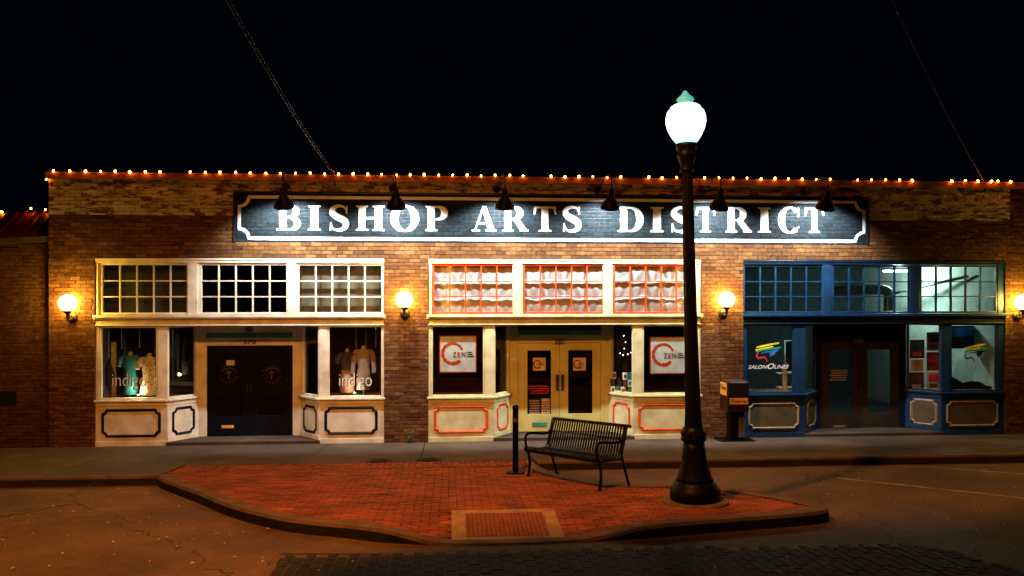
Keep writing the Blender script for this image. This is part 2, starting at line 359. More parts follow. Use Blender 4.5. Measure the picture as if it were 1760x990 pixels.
# sheet below the joints that closes the rim
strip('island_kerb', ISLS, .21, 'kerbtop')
PAD = [(-.02, -7.27), (1.2, -7.27), (1.22, -8.3), (0, -8.3)]
def paver_mesh(lx, ly, mat):
    b = .006; m = MB(); a0, a1 = lx / 2, ly / 2
    m.add([(-a0, -a1, -.03), (a0, -a1, -.03), (a0, a1, -.03), (-a0, a1, -.03), (-a0, -a1, -b), (a0, -a1, -b), (a0, a1, -b), (-a0, a1, -b), (-a0 + b, -a1 + b, 0), (a0 - b, -a1 + b, 0), (a0 - b, a1 - b, 0), (-a0 + b, a1 - b, 0)],
          [(0, 1, 5, 4), (1, 2, 6, 5), (2, 3, 7, 6), (3, 0, 4, 7), (4, 5, 9, 8), (5, 6, 10, 9), (6, 7, 11, 10), (7, 4, 8, 11), (8, 9, 10, 11)])
    return m
def lay(spots, lx, ly, mat, parent, name, tf):
    """spots nearest the camera become single pieces, the rest one field"""
    spots.sort(key=lambda s: (s[0]) ** 2 + (s[1] + CAMD) ** 2)
    pm = paver_mesh(lx, ly, mat); me = pm.mesh(name, mat); rest = MB()
    for k, (x, y) in enumerate(spots):
        h = .05; sx = (tf(x + h, y) - tf(x - h, y)) / (2 * h); sy = (tf(x, y + h) - tf(x, y - h)) / (2 * h)
        sx += random.uniform(-.008, .008); sy += random.uniform(-.008, .008); z = tf(x, y) + random.uniform(-.0035, .0035); rz = random.uniform(-.012, .012)
        mt = Matrix.Translation((x, y, z)) @ Matrix(((1, 0, 0, 0), (0, 1, 0, 0), (sx, sy, 1, 0), (0, 0, 0, 1))) @ Matrix.Rotation(rz, 4, 'Z')
        if k < 300:
            o = bpy.data.objects.new(name, me); COL.objects.link(o); o.parent = parent
            o.matrix_local = Matrix.Translation((x, y, z)) @ Matrix.Rotation(math.atan(sy), 4, 'X') @ Matrix.Rotation(-math.atan(sx), 4, 'Y') @ Matrix.Rotation(rz, 4, 'Z')
        else: rest.add([mt @ Vector(v) for v in pm.v], pm.f)
    if rest.v: rest.build(name + '_field', mat, parent, kind='stuff')
sp = []
row = 0; y = -8.6
while y < -3.62:
    x = -4.7 + (.103 if row % 2 else 0)
    while x < 4.7:
        if inside(x, y, POLY) and dist(x, y, ISLS) > .13 and not (PAD[0][0] + .08 < x < PAD[1][0] - .08 and y < -7.33): sp.append((x, y))
        x += .207
    y += .104; row += 1
lay(sp, .198, .096, 'paver', isl, 'paver', top)
sp = []; x = -4.4
while x < 1.38:                                              # soldier course along the sidewalk
    for yy in (-3.08, -3.29, -3.5):
        sp.append((x, yy))
    x += .104
sc_ = struct(MB().add([(-4.5, -3.64, gz(0, -3.64) - .028), (1.42, -3.64, gz(0, -3.64) - .028), (1.42, -2.96, gz(0, -2.96) - .028), (-4.5, -2.96, gz(0, -2.96) - .028)], [(0, 1, 2, 3)]).build('brick_band', 'joint'))
lay(sp, .097, .2, 'paver', sc_, 'soldier_brick', gz)
# kerb ramp: pale concrete frame and tactile panel with domes
pr = struct(MB().build('kerb_ramp', 'border'))
def ps(name, x0, x1, y0, y1, mat, dz=.012):
    m = MB(); n = 5; vs = []
    for j in range(n + 1):
        for i in range(n + 1):
            xx = x0 + (x1 - x0) * i / n; yy = y0 + (y1 - y0) * j / n; vs.append((xx, yy, top(xx, yy) + dz))
    m.add(vs, [(j * (n + 1) + i, j * (n + 1) + i + 1, (j + 1) * (n + 1) + i + 1, (j + 1) * (n + 1) + i) for j in range(n) for i in range(n)]); return m.build(name, mat, pr)
ps('concrete_frame', 0, .16, -8.3, -7.27, 'border'); ps('concrete_frame', 1.07, 1.22, -8.3, -7.27, 'border'); ps('concrete_frame', .16, 1.07, -7.41, -7.27, 'border'); ps('concrete_frame', .16, 1.07, -8.3, -8.2, 'border')
ps('tactile_panel', .165, 1.065, -8.195, -7.415, 'pad', .013)
mb = MB()
for i in range(18):
    for j in range(15):
        xx = .19 + i * .0497; yy = -8.17 + j * .0524; mb.lathe([(.013, .004), (.009, .012)], 6, (xx, yy, top(xx, yy) + .008))
mb.build('dome', 'pad', pr, kind='stuff')
# brick crosswalk in the foreground
CW = [(-1.72, -8.62), (-.6, -8.75), (3.0, -8.85), (4.9, -8.95), (5.6, -11.6), (-1.55, -11.6)]
rd = lambda x, y: gz(x, y) - KERB + .012
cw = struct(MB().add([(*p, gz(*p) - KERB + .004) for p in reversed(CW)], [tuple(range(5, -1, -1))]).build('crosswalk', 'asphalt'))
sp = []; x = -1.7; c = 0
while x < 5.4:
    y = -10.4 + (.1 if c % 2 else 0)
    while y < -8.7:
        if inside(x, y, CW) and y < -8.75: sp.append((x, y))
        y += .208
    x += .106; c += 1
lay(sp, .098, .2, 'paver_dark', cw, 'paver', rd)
mb = MB()
for a, b in ((CW[0], CW[1]), (CW[5], CW[0])):
    q = ribbon2([a, b], .07)[0]; mb.add([(*p, gz(*p) - KERB + .016) for p in q], [(0, 1, 2, 3)])
mb.build('edge_line', 'kerbtop', cw)
# painted bay lines at the right
for n_, (a, b) in enumerate((((1440, 822), (1800, 861)), ((1600, 803), (1800, 818)))):
    p, q = gnd(*a, -KERB), gnd(*b, -KERB); m_ = MB()
    k = ribbon2([p, q], .085)[0]; m_.add([(*t, gz(*t) - KERB + .005) for t in k], [(0, 1, 2, 3)])
    struct(m_.build('painted_line', 'roadpaint'))
# two round covers in the sidewalk
for u, v, t in ((651, 792, 'left'), (738, 790, 'right')):
    px, py = gnd(u, v)
    o = thing('utility_cover', 'round dark iron cover in the sidewalk, the %s of two' % t, 'utility cover', (px, py, gz(px, py)), 'iron covers in the sidewalk', False)
    o.rotation_euler = (math.atan(-G), 0, 0)
    MB().lathe([(.235, -.01), (.235, .008), (.225, .010), (.215, .006)], 40).build('rim', 'iron', o)
    MB().lathe([(.21, -.01), (.21, .006)], 40).build('lid', 'iron', o)
    mb = MB()
    for k in range(-3, 4): mb.box(-.17 + abs(k) * .02, .17 - abs(k) * .02, k * .05 - .008, k * .05 + .008, .006, .009)
    mb.build('tread_ridge', 'iron', o, kind='stuff')
# leaf litter
mb = MB()
for k in range(150):
    u = random.choice((random.uniform(0, 420), random.uniform(1180, 1760), random.uniform(0, 1760))); v = random.uniform(800, 985)
    px, py = gnd(u, v, -KERB)
    if inside(px, py, POLY) and random.random() < .75 or py > -3.4: continue
    z = (top(px, py) + .01) if inside(px, py, POLY) else gz(px, py) - KERB + .012
    s = random.uniform(.012, .03); a = random.uniform(0, 6.3); c, d = math.cos(a) * s, math.sin(a) * s
    mb.add([(px - c, py - d, z), (px + d * .5, py - c * .5, z + .012), (px + c, py + d, z + .004), (px - d * .5, py + c * .5, z + .014)], [(0, 1, 2, 3)])
o = mb.build('leaf_litter', 'paper', kind='stuff'); o['label'] = 'dry leaves and scraps scattered on the road'; o['category'] = 'litter'

# ------------------------------------------------------------------ main building: one thing, its shopfronts, doors and windows are parts
BX0, BX1 = X(83), 16.2
ZT, ZP = 5.50, 4.70
SH = [(-7.20, -1.40), (-.486, 5.327), (6.26, 12.17)]       # the three shop openings
ZO = 3.83
SGN = (-4.43, 9.01, 4.165, 5.20)                            # painted sign field
bld = thing('brick_building', 'long single-storey brick building with three shopfronts and a painted sign', 'building', (0, 0, 0))
wall = MB()
MY = .014
xs_ = [BX0] + [v for s in SH for v in s] + [BX1]
for i in range(0, 8, 2): wall.box(xs_[i], xs_[i + 1], MY, .32, -.1, ZO)
wall.box(BX0, BX1, MY, .32, ZO, SGN[2])
wall.box(BX0, SGN[0], MY, .32, SGN[2], ZP); wall.box(SGN[1], BX1, MY, .32, SGN[2], ZP)
wall = wall.build('wall', 'mortar', bld)
para = MB().box(BX0, SGN[0], MY, .32, ZP, SGN[3]).box(SGN[1], X(1736), MY, .32, ZP, SGN[3]).box(BX0, X(1736), MY, .32, SGN[3], ZT).build('parapet', 'mortar_peel', bld)
lab(para, 'parapet of brick with flaking cream paint')
MB().box(X(1736), BX1, MY, .32, ZP, ZT).build('end_parapet', 'mortar', bld)
MB().box(BX0, BX1, .325, 8.5, 3.95, 4.1).build('roof', 'room_dark', bld)
def brick_add(m, x0, x1, z0, z1, jit=.003):
    b = .004; f = random.uniform(-jit, jit); t = random.uniform(-jit, jit) * .4; w = random.uniform(-.0015, .0015); z0 += w; z1 += w
    m.add([(x0, MY + .01, z0), (x1, MY + .01, z0), (x1, MY + .01, z1), (x0, MY + .01, z1), (x0, f + b, z0), (x1, f + b, z0), (x1, f + b, z1), (x0, f + b, z1), (x0 + b, f + t, z0 + b), (x1 - b, f - t, z0 + b), (x1 - b, f - t, z1 - b), (x0 + b, f + t, z1 - b)],
          [(0, 1, 5, 4), (1, 2, 6, 5), (2, 3, 7, 6), (3, 0, 4, 7), (4, 5, 9, 8), (5, 6, 10, 9), (6, 7, 11, 10), (7, 4, 8, 11), (8, 9, 10, 11)])
field, pfield, sfield = MB(), MB(), MB(); single = []
CH, BL = .0747, .213
z = .0; r = 0
CUTS = sorted([0, ZO, SGN[2], ZP, SGN[3], ZT])
for a, b in zip(CUTS, CUTS[1:]):
    n = max(1, round((b - a) / CH)); h = (b - a) / n
    for k in range(n):
        z0, z1 = a + k * h + .004, a + (k + 1) * h - .004; zm = (z0 + z1) / 2; r += 1
        if zm < ZO: iv = [(xs_[i], xs_[i + 1], 'w') for i in range(0, 8, 2)]
        elif zm < SGN[2]: iv = [(BX0, BX1, 'w')]
        elif zm < ZP: iv = [(BX0, SGN[0], 'w'), (SGN[0], SGN[1], 's'), (SGN[1], BX1, 'w')]
        elif zm < SGN[3]: iv = [(BX0, SGN[0], 'p'), (SGN[0], SGN[1], 's'), (SGN[1], X(1736), 'p'), (X(1736), BX1, 'w')]
        else: iv = [(BX0, X(1736), 'p'), (X(1736), BX1, 'w')]
        for x0, x1, t in iv:
            x = x0 - (BL / 2 if r % 2 else 0) - (random.random() * .01)
            while x < x1 - .02:
                bl = BL * (1 + random.uniform(-.02, .02))
                a0, a1 = max(x, x0) + .004, min(x + bl, x1) - .004; x += bl
                if a1 - a0 < .03: continue
                if t == 'w' and zm < ZO and (SH[0][1] <= a0 < SH[1][0] or (SH[1][1] <= a0 < SH[2][0] and zm > 2.7)) and len(single) < 300: single.append((a0, a1, z0, z1))
                elif t == 'w': brick_add(field, a0, a1, z0, z1)
                elif t == 'p': brick_add(pfield, a0, a1, z0, z1, .004)
                else: brick_add(sfield, a0, a1, z0, z1, .0018)
for q in single:
    m_ = MB(); brick_add(m_, *q); m_.build('brick', 'brick', wall)
field.build('brick_field', 'brick', wall, kind='stuff'); pfield.build('brick_field', 'brick_peel', para, kind='stuff')
cop = MB(); x = BX0 - .04
while x < BX1:
    e = min(x + .61, BX1); cop.add([(x + .003, -.05, ZT - .075), (e - .003, -.05, ZT - .075), (e - .003, -.016, ZT - .075), (x + .003, -.016, ZT - .075), (x + .003, -.05, ZT + .055), (e - .003, -.05, ZT + .055), (e - .003, .36, ZT + .075), (x + .003, .36, ZT + .075)], [(0, 3, 2, 1), (4, 5, 6, 7), (0, 1, 5, 4), (1, 2, 6, 5), (2, 3, 7, 6), (3, 0, 4, 7)]); x = e
cop.build('coping', 'coping', bld)

# ---- shopfront builder
F = .03; RD = .58; PZ = .075                                   # frame plane, depth of the door recess, height of its floor
def ring(m, x0, x1, z0, z1, wd, y0, y1):
    m.box(x0, x1, y0, y1, z0, z0 + wd); m.box(x0, x1, y0, y1, z1 - wd, z1); m.box(x0, x0 + wd, y0, y1, z0 + wd, z1 - wd); m.box(x1 - wd, x1, y0, y1, z0 + wd, z1 - wd); return m
def segring(m, p0, p1, s0, s1, z0, z1, wd, o0, o1):
    L = math.hypot(p1[0] - p0[0], p1[1] - p0[1]); at = lambda s: (p0[0] + (p1[0] - p0[0]) * s / L, p0[1] + (p1[1] - p0[1]) * s / L)
    m.seg(at(s0), at(s1), o0, o1, z0, z0 + wd); m.seg(at(s0), at(s1), o0, o1, z1 - wd, z1); m.seg(at(s0), at(s0 + wd), o0, o1, z0 + wd, z1 - wd); m.seg(at(s1 - wd), at(s1), o0, o1, z0 + wd, z1 - wd); return m
def mould(p0, p1, s0, s1, z0, z1, r, wd, off, th=.018):
    """raised moulding with scooped corners on a wall segment"""
    L = math.hypot(p1[0] - p0[0], p1[1] - p0[1]); dx, dy = (p1[0] - p0[0]) / L, (p1[1] - p0[1]) / L; nx, ny = dy, -dx
    pts = scoop(s0, s1, z0, z1, r); m = MB()
    f3 = lambda s, zz, o: (p0[0] + dx * s + nx * o, p0[1] + dy * s + ny * o, zz)
    qs = ribbon2(pts, wd, True)
    for q in qs:
        (l0, r0, r1, l1) = q; c0 = ((l0[0] + r0[0]) / 2, (l0[1] + r0[1]) / 2); c1 = ((l1[0] + r1[0]) / 2, (l1[1] + r1[1]) / 2)
        m.add([f3(*l0, off), f3(*l1, off), f3(*c1, off + th), f3(*c0, off + th), f3(*r0, off), f3(*r1, off)], [(0, 1, 2, 3), (3, 2, 5, 4)])
    return m
def inlay(p0, p1, s0, s1, z0, z1, r, off):
    L = math.hypot(p1[0] - p0[0], p1[1] - p0[1]); dx, dy = (p1[0] - p0[0]) / L, (p1[1] - p0[1]) / L; nx, ny = dy, -dx
    pts = scoop(s0, s1, z0, z1, r); c = ((s0 + s1) / 2, (z0 + z1) / 2); m = MB()
    f3 = lambda s, zz: (p0[0] + dx * s + nx * off, p0[1] + dy * s + ny * off, zz)
    m.add([f3(*c)] + [f3(*p) for p in pts], [(0, i + 1, (i + 1) % len(pts) + 1) for i in range(len(pts))]); return m
WZ = (3.715, 2.715); SILL = .945; DT = 2.445
def shop(i, tr, dl, pl, ab, dr, pr_, ar, df, c):
    """pixel columns: tr three transoms, dl/dr display panes, pl/pr_ front posts, ab/ar where the slanted panes end, df door frame"""
    x0, x1 = SH[i]; A = c['frame']; P_ = lambda u, y=F: X(u, y)
    # upper band
    MB().box(x0, x1, F - .02, .16, 3.735, ZO - .003).box(x0, x1, F - .035, F - .02, 3.79, ZO - .003).build('head_frame', c.get('head', A), bld, bevel=.006)
    T = [(P_(a), P_(b)) for a, b in tr]; ed = [x0] + [v for t in T for v in t] + [x1]
    for k in range(0, 8, 2):
        m_ = c.get('posts', [A] * 4)[k // 2]; a, b = ed[k], ed[k + 1]
        MB().box(a + .002, b - .045, F, .16, 2.672, 3.732).box(a + .03, b - .075, F - .018, F, 2.672, 3.732).build('mullion_post', m_, bld, bevel=.005) if k < 6 else MB().box(a + .045, b - .002, F, .16, 2.672, 3.732).build('mullion_post', m_, bld, bevel=.005)
    for k, (a, b) in enumerate(T):
        tw = ring(MB(), a - .043 if k == 0 else a - .043, b + .043, 2.675, 3.730, .042, F + .012, .12).build('transom_window', c['sash'], bld, bevel=.004)
        lab(tw, c['tlabel'][k])
        pw, ph = (b - a) / 5, (3.688 - 2.717) / 3
        vm = MB().box(-.014, .014, F + .02, .1, 2.717, 3.688).mesh('muntin', c['sash'])
        hm = MB().box(a, b, F + .024, .096, -.012, .012).mesh('muntin', c['sash'])
        for q in range(1, 5): link('muntin', vm, tw, loc=(a + q * pw, 0, 0))
        for q in range(1, 3): link('muntin', hm, tw, loc=(0, 0, 2.717 + q * ph))
        pm = MB().box(-pw / 2 + .012, pw / 2 - .012, -.002, .002, -ph / 2 + .012, ph / 2 - .012).mesh('pane', c.get('tglass', 'glass'))
        for q in range(5):
            for e in range(3):
                if i == 2 and k == 2 and q == 2 and False: continue
                o = link('pane', pm, tw, loc=(a + (q + .5) * pw, .07, 2.717 + (e + .5) * ph)); o.rotation_euler = (random.uniform(-.006, .006), 0, random.uniform(-.006, .006))
    MB().box(x0 - .03, x1 + .03, -.045, .16, 2.612, 2.668).box(x0 - .02, x1 + .02, -.02, .16, 2.58, 2.611).build('cornice', c.get('corn', A), bld, bevel=.006)
    MB().box(x0, x1, F - .01, .16, DT, 2.578).box(x0, x1, F - .03, F - .01, DT, DT + .025).build('header_beam', c.get('beam', A), bld, bevel=.004)
    # plan: left display, post, slant, door wall, slant, post, right display
    YB = F + RD
    L0, L1 = P_(dl[0]), P_(dl[1]); pA = P_(pl[1]); bL = X(ab, YB); bR = X(ar, YB); pB = P_(pr_[0]); R0, R1 = P_(dr[0]), P_(dr[1])
    segs = [((x0, F), (pA, F)), ((pA, F), (bL, YB)), ((bR, YB), (pB, F)), ((pB, F), (x1, F))]
    # stall risers with scooped mouldings, sill ledges
    for k, (p, q) in enumerate(segs):
        L = math.hypot(q[0] - p[0], q[1] - p[1]); zb = .0 if k in (0, 3) else PZ
        pan = MB().seg(p, q, -.10, 0, zb, SILL - .045); pan.seg(p, q, 0, .014, zb, zb + .10)
        e = .004; pan.seg(p, q, 0, .012, SILL - .13, SILL - .045)
        pan = pan.build('stall_riser', c['riser'], bld, bevel=.003)
        i0, i1 = (.14, L - .16) if k in (0, 3) else (.13, L - .11)
        if i1 - i0 < .2: i0, i1 = .09, L - .07
        zz0, zz1 = .205, .73
        mould(p, q, i0, i1, zz0, zz1, .095, .06, .001).build('moulding', c['mould'][k], pan)
        if c.get('inlay'): inlay(p, q, i0, i1, zz0, zz1, .095, .004).build('inlay', c['inlay'], pan)
        MB().seg((p[0] - (.02 if k in (0, 2) else 0), p[1]), (q[0] + (.02 if k in (3,) else .0), q[1]), -.10, .048, SILL - .043, SILL).build('sill', c.get('sill', A), bld, bevel=.006)
    # posts
    for k, (a, b) in enumerate(((x0, L0 - .025), (L1 + .025, pA), (pB, R0 - .025), (R1 + .025, x1))):
        MB().box(a + .002, b - .002, F, .14, SILL + .002, DT - .002).build('corner_post' if k in (1, 2) else 'side_post', c.get('lposts', [A] * 4)[k], bld, bevel=.005)
    # display windows
    for k, (a, b) in enumerate(((L0, L1), (R0, R1))):
        dw = ring(MB(), a - .025, b + .025, SILL + .003, DT - .003, .035, F + .01, .11).build('display_window', c.get('dframe', A), bld, bevel=.004)
        lab(dw, c['dlabel'][k])
        MB().box(a + .006, b - .006, .064, .068, SILL + .035, DT - .035).build('pane', 'glass', dw)
        c['dw%d' % k] = (dw, a, b)
    for k, (p, q) in ((0, segs[1]), (1, segs[2])):
        L = math.hypot(q[0] - p[0], q[1] - p[1])
        sw_ = segring(MB(), p, q, .0 if k == 0 else .02, L - (.02 if k == 0 else 0), SILL + .003, DT - .003, .04, -.08, 0).build('side_window', c.get('sframe', A), bld, bevel=.004)
        at = lambda s: (p[0] + (q[0] - p[0]) * s / L, p[1] + (q[1] - p[1]) * s / L)
        MB().seg(at(.045), at(L - .045), -.045, -.041, SILL + .043, DT - .043).build('pane', 'glass', sw_)
        c['sw%d' % k] = (sw_, p, q)
    # recess: floor, soffit, door wall
    MB().add([(pA - .03, F - .03, -.02), (pB + .03, F - .03, -.02), (bR, YB + .12, -.02), (bL, YB + .12, -.02), (pA - .03, F - .03, PZ - .003), (pB + .03, F - .03, PZ - .003), (bR, YB + .12, PZ - .003), (bL, YB + .12, PZ - .003)],
             [(0, 3, 2, 1), (4, 5, 6, 7), (0, 1, 5, 4), (1, 2, 6, 5), (2, 3, 7, 6), (3, 0, 4, 7)]).build('door_step', 'concrete', bld, bevel=.006)
    MB().box(pA - .1, pB + .1, .165, YB + .2, DT - .02, DT + .08).build('soffit', c['soffit'], bld)
    d0, d1 = X(df[0], YB), X(df[1], YB); dz = c['doortop']
    fr = MB().box(bL - .02, d0, YB, YB + .14, PZ, DT - .022).box(d1, bR + .02, YB, YB + .14, PZ, DT - .022).box(d0, d1, YB, YB + .14, dz, dz + .17).build('door_frame', c['dfr'], bld, bevel=.004)
    MB().box(d0, d1, YB - .012, YB + .10, dz + .172, dz + .27).build('fanlight_strip', c['strip'], bld)
    MB().box(d0, d1, YB + .01, YB + .10, dz + .272, DT - .022).build('fanlight_board', c.get('fan', 'room_dark'), bld)
    mid = (d0 + d1) / 2
    for k, (a, b) in enumerate(((d0 + .004, mid - .003), (mid + .003, d1 - .004))):
        g0, g1 = a + (b - a) * c['dg'][k][0], a + (b - a) * c['dg'][k][1]; h0, h1 = c['dgz']
        m_ = MB().box(a, g0, YB + .03, YB + .075, PZ + .012, dz - .004).box(g1, b, YB + .03, YB + .075, PZ + .012, dz - .004).box(g0, g1, YB + .03, YB + .075, PZ + .012, h0).box(g0, g1, YB + .03, YB + .075, h1, dz - .004)
        dr_ = m_.build('door', c['door'], bld, bevel=.004); lab(dr_, c['doorlabel'][k])
        MB().box(g0, g1, YB + .05, YB + .055, h0, h1).build('glass', 'glass_dark', dr_)
        c['d%d' % k] = (dr_, a, b, g0, g1)
    c['YB'] = YB; c['mid'] = mid; c['dz'] = dz; c['dd'] = (d0, d1)
    # room behind
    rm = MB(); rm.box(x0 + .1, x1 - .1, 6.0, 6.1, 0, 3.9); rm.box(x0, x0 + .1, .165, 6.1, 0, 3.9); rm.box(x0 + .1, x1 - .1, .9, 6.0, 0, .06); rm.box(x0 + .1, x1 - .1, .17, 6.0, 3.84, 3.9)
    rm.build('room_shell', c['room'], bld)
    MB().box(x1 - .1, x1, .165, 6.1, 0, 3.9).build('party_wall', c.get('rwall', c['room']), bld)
    for k, (a, b) in enumerate(((x0 + .1, pA - .02), (pB + .02, x1 - .1))): MB().box(a, b, .12, .95, SILL - .06, SILL - .012).build('display_shelf', c.get('shelf', 'plank'), bld)
    return c
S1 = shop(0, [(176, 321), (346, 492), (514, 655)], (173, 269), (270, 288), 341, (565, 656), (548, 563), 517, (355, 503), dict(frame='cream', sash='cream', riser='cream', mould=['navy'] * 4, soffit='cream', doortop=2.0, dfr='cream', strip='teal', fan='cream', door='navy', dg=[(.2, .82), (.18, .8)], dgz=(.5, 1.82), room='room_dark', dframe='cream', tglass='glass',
    tlabel=['cream transom window nearest the left corner of the building', 'cream transom window above the black doors', 'cream transom window backed with brown paper'], dlabel=['window with a teal blouse and a leopard print dress', 'window with two dressed torsos by the brick pier'], doorlabel=['left leaf of the black double door, with mail slot', 'right leaf of the black double door']))
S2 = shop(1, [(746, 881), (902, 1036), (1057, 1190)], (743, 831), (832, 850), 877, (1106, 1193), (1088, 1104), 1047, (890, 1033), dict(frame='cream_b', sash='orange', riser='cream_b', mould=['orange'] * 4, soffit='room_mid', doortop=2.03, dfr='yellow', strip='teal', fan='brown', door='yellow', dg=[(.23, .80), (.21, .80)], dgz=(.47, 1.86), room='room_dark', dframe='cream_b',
    tlabel=['orange transom window, left of the three with white curtains', 'orange transom window, middle of the three with white curtains', 'orange transom window partly hidden by the lamp post'], dlabel=['dark window left of the yellow doors with a hanging poster', 'dark window behind the lamp post with a hanging poster'], doorlabel=['left leaf of the yellow double door, with posted notices', 'right leaf of the yellow double door']))
S3 = shop(2, [(1281, 1413), (1434, 1565), (1585, 1712)], (1283, 1364), (1366, 1384), 1404, (1636, 1714), (1618, 1634), 1556, (1411, 1546), dict(frame='blue', sash='blue', riser='blue', mould=['gold'] * 4, inlay='tan', soffit='darkblue', doortop=2.02, dfr='darkblue', strip='darkblue', fan='darkblue', door='brown', dg=[(.2, .80), (.2, .80)], dgz=(.40, 1.84), room='room_mid', rwall='room_white', shelf='room_white', head='darkblue', beam='darkblue',
    tlabel=['blue transom window onto a dark ceiling, nearest the sconce', 'blue transom window showing a metal duct and a tube light', 'blue transom window showing a bright pale wall'], dlabel=['blue framed window with a brush-stroke logo and white lettering', 'bright window at the right end with a brush-stroke logo'], doorlabel=['left leaf of the brown double door, with posted hours', 'right leaf of the brown double door']))

# ---- house numbers, hardware, notices (parts of the doors)
for S, txt, mt, u in ((S1, '370', 'black', (418, 440, 584, 592)), (S2, '380', 'black', (953, 970, 582, 592)), (S3, '390', 'gold', (1468, 1484, 581, 589))):
    Y = S['YB'] - .003; o = text(txt, X(u[0], Y), X(u[1], Y), Zv(u[0], u[3], Y), Zv(u[0], u[2], Y), Y, 'house_number', mt, bld, bold=.03 if S is S1 else .012)
def onglass(S, k): return S['YB'] + .046
def emblem(S, k, u, v):
    Y = onglass(S, k); cx, cz = X(u, Y), Zv(u, v, Y); m_ = MB(); p = []
    p += [[(-.012, -.11), (.012, -.11), (.012, .08), (-.012, .08)], [(-.06, .02), (.06, .02), (.06, .042), (-.06, .042)]]
    p += ribbon2(arc(0, 0, .15, .13, 30, 150, 12), .018)
    for a in list(range(-170, -10, 22)) + list(range(20, 170, 22)):
        c, s = math.cos(R(a)), math.sin(R(a)); p += ribbon2([(c * .165, s * .165), (c * .2, s * .2)], .012)
    flat(m_, p, cx, 1, cz, 1, Y, .001, .00004); m_.build('emblem', 'steel', S['d%d' % k][0])
emblem(S1, 0, 393, 643); emblem(S1, 1, 467, 643)
def card(S, k, u0, v0, u1, v1, mat, name='notice', dy=0.):
    Y = onglass(S, k) - dy; return MB().box(X(u0, Y), X(u1, Y), Y - .002, Y + .001, Zv(u0, v1, Y), Zv(u0, v0, Y)).build(name, mat, S['d%d' % k][0])
def lines(S, k, u0, v0, u1, n, dv, mat, dy=.003, name='notice_text'):
    Y = onglass(S, k) - dy; m_ = MB()
    for q in range(n):
        a, b = X(u0, Y), X(u1, Y); c = a + (b - a) * random.uniform(0, .15); x = c
        while x < b - .02:
            e = min(b, x + random.uniform(.015, .05)); m_.box(x, e, Y - .001, Y, Zv(u0, v0 + q * dv + dv * .5, Y), Zv(u0, v0 + q * dv, Y)); x = e + .012
    return m_.build(name, mat, S['d%d' % k][0], kind='stuff')
card(S1, 0, 389, 619, 403, 628, 'paper')
def ondoor(S, k, u0, v0, u1, v1, mat, name, th=.02):
    Y = S['YB'] + .028; return MB().box(X(u0, Y), X(u1, Y), Y - th, Y, Zv(u0, v1, Y), Zv(u0, v0, Y)).build(name, mat, S['d%d' % k][0], bevel=.004)
ondoor(S1, 0, 381, 731, 402, 736, 'labelyel', 'mail_slot', .01)
for S, k, u in ((S1, 0, 426), (S1, 1, 432), (S3, 0, 1474), (S3, 1, 1482)):
    Y = S['YB'] + .03; x = X(u, Y); MB().tube([(x, Y, 1.22), (x, Y - .05, 1.2), (x, Y - .05, .98), (x, Y, .96)], .009).build('handle', 'bronze', S['d%d' % k][0], smooth=True)
for S, k, u in ((S2, 0, 958), (S2, 1, 967)):
    Y = S['YB'] + .028; ondoor(S, k, u - 3, 644, u + 3, 672, 'tan', 'push_plate', .004)
    MB().tube([(X(u, Y), Y - .004, 1.31), (X(u, Y), Y - .05, 1.29), (X(u, Y), Y - .05, 1.18), (X(u, Y), Y - .004, 1.16)], .008).build('handle', 'iron', S['d%d' % k][0], smooth=True)
ondoor(S2, 0, 915, 726, 940, 733, 'teal', 'mail_slot', .008); ondoor(S3, 0, 1432, 731, 1452, 735, 'gold', 'mail_slot', .008)
def ring_logo(m_, cx, cz, r, Y):
    pts = arc(0, 0, r, r, 20, 318, 40); wd = [r * (.16 + .2 * abs(math.sin(R(20 + 298 * i / 40) * .5)) * (.8 + .4 * math.sin(i * 1.7))) + (r * .1 if i > 32 else 0) for i in range(41)]
    flat(m_, ribbon2(pts, wd), cx, 1, cz, 1, Y, .0008, .00003)
for k, u in ((0, 927), (1, 996)):
    card(S2, k, u - 11, 615, u + 11, 637, 'creamcloth', 'sticker'); Y = onglass(S2, k) - .004; m_ = MB(); ring_logo(m_, X(u - 3, Y), Zv(u, 626, Y), .085, Y); m_.build('sticker_ring', 'maroon', S2['d%d' % k][0])
    text('ZEN', X(u - 3, Y), X(u + 7, Y), Zv(u, 628, Y), Zv(u, 624, Y), Y - .003, 'lettering', 'black', S2['d%d' % k][0], bold=.02)
lines(S2, 0, 908, 663, 944, 4, 4, 'orange'); card(S2, 0, 909, 686, 929, 715, 'charcoal'); lines(S2, 0, 910, 688, 928, 6, 4.2, 'paper'); card(S2, 0, 931, 685, 945, 718, 'creamcloth'); lines(S2, 0, 932, 690, 944, 6, 4, 'charcoal'); lines(S2, 1, 979, 715, 996, 1, 3, 'paper')
lines(S3, 0, 1425, 636, 1456, 5, 4, 'paper')

# ---- painted sign
sg = thing('painted_sign', 'long black sign reading BISHOP ARTS DISTRICT painted on the brick', 'sign', (0, 0, SGN[2]))
MB().box(SGN[0], SGN[1], MY, .32, SGN[2], SGN[3]).build('backing', 'mortar_sign', sg)
sfield.build('brick_field', 'brick_sign', sg, kind='stuff')
m_ = MB(); wd = .05
m_.box(SGN[0] - .03, SGN[0] + .012, -.02, MY, SGN[2] - .01, SGN[3] + .01).box(SGN[1] - .012, SGN[1] + .03, -.02, MY, SGN[2] - .01, SGN[3] + .01).box(SGN[0] + .012, SGN[1] - .012, -.02, MY, SGN[3] - .03, SGN[3] + .01)
m_.build('outer_trim', 'black', sg)
pts = scoop(SGN[0] + .09, SGN[1] - .07, SGN[2] + .075, SGN[3] - .11, .24, 8); m_ = MB(); flat(m_, ribbon2(pts, .065, True), 0, 1, 0, 1, -.0075, .002); m_.build('border_line', 'letter', sg)
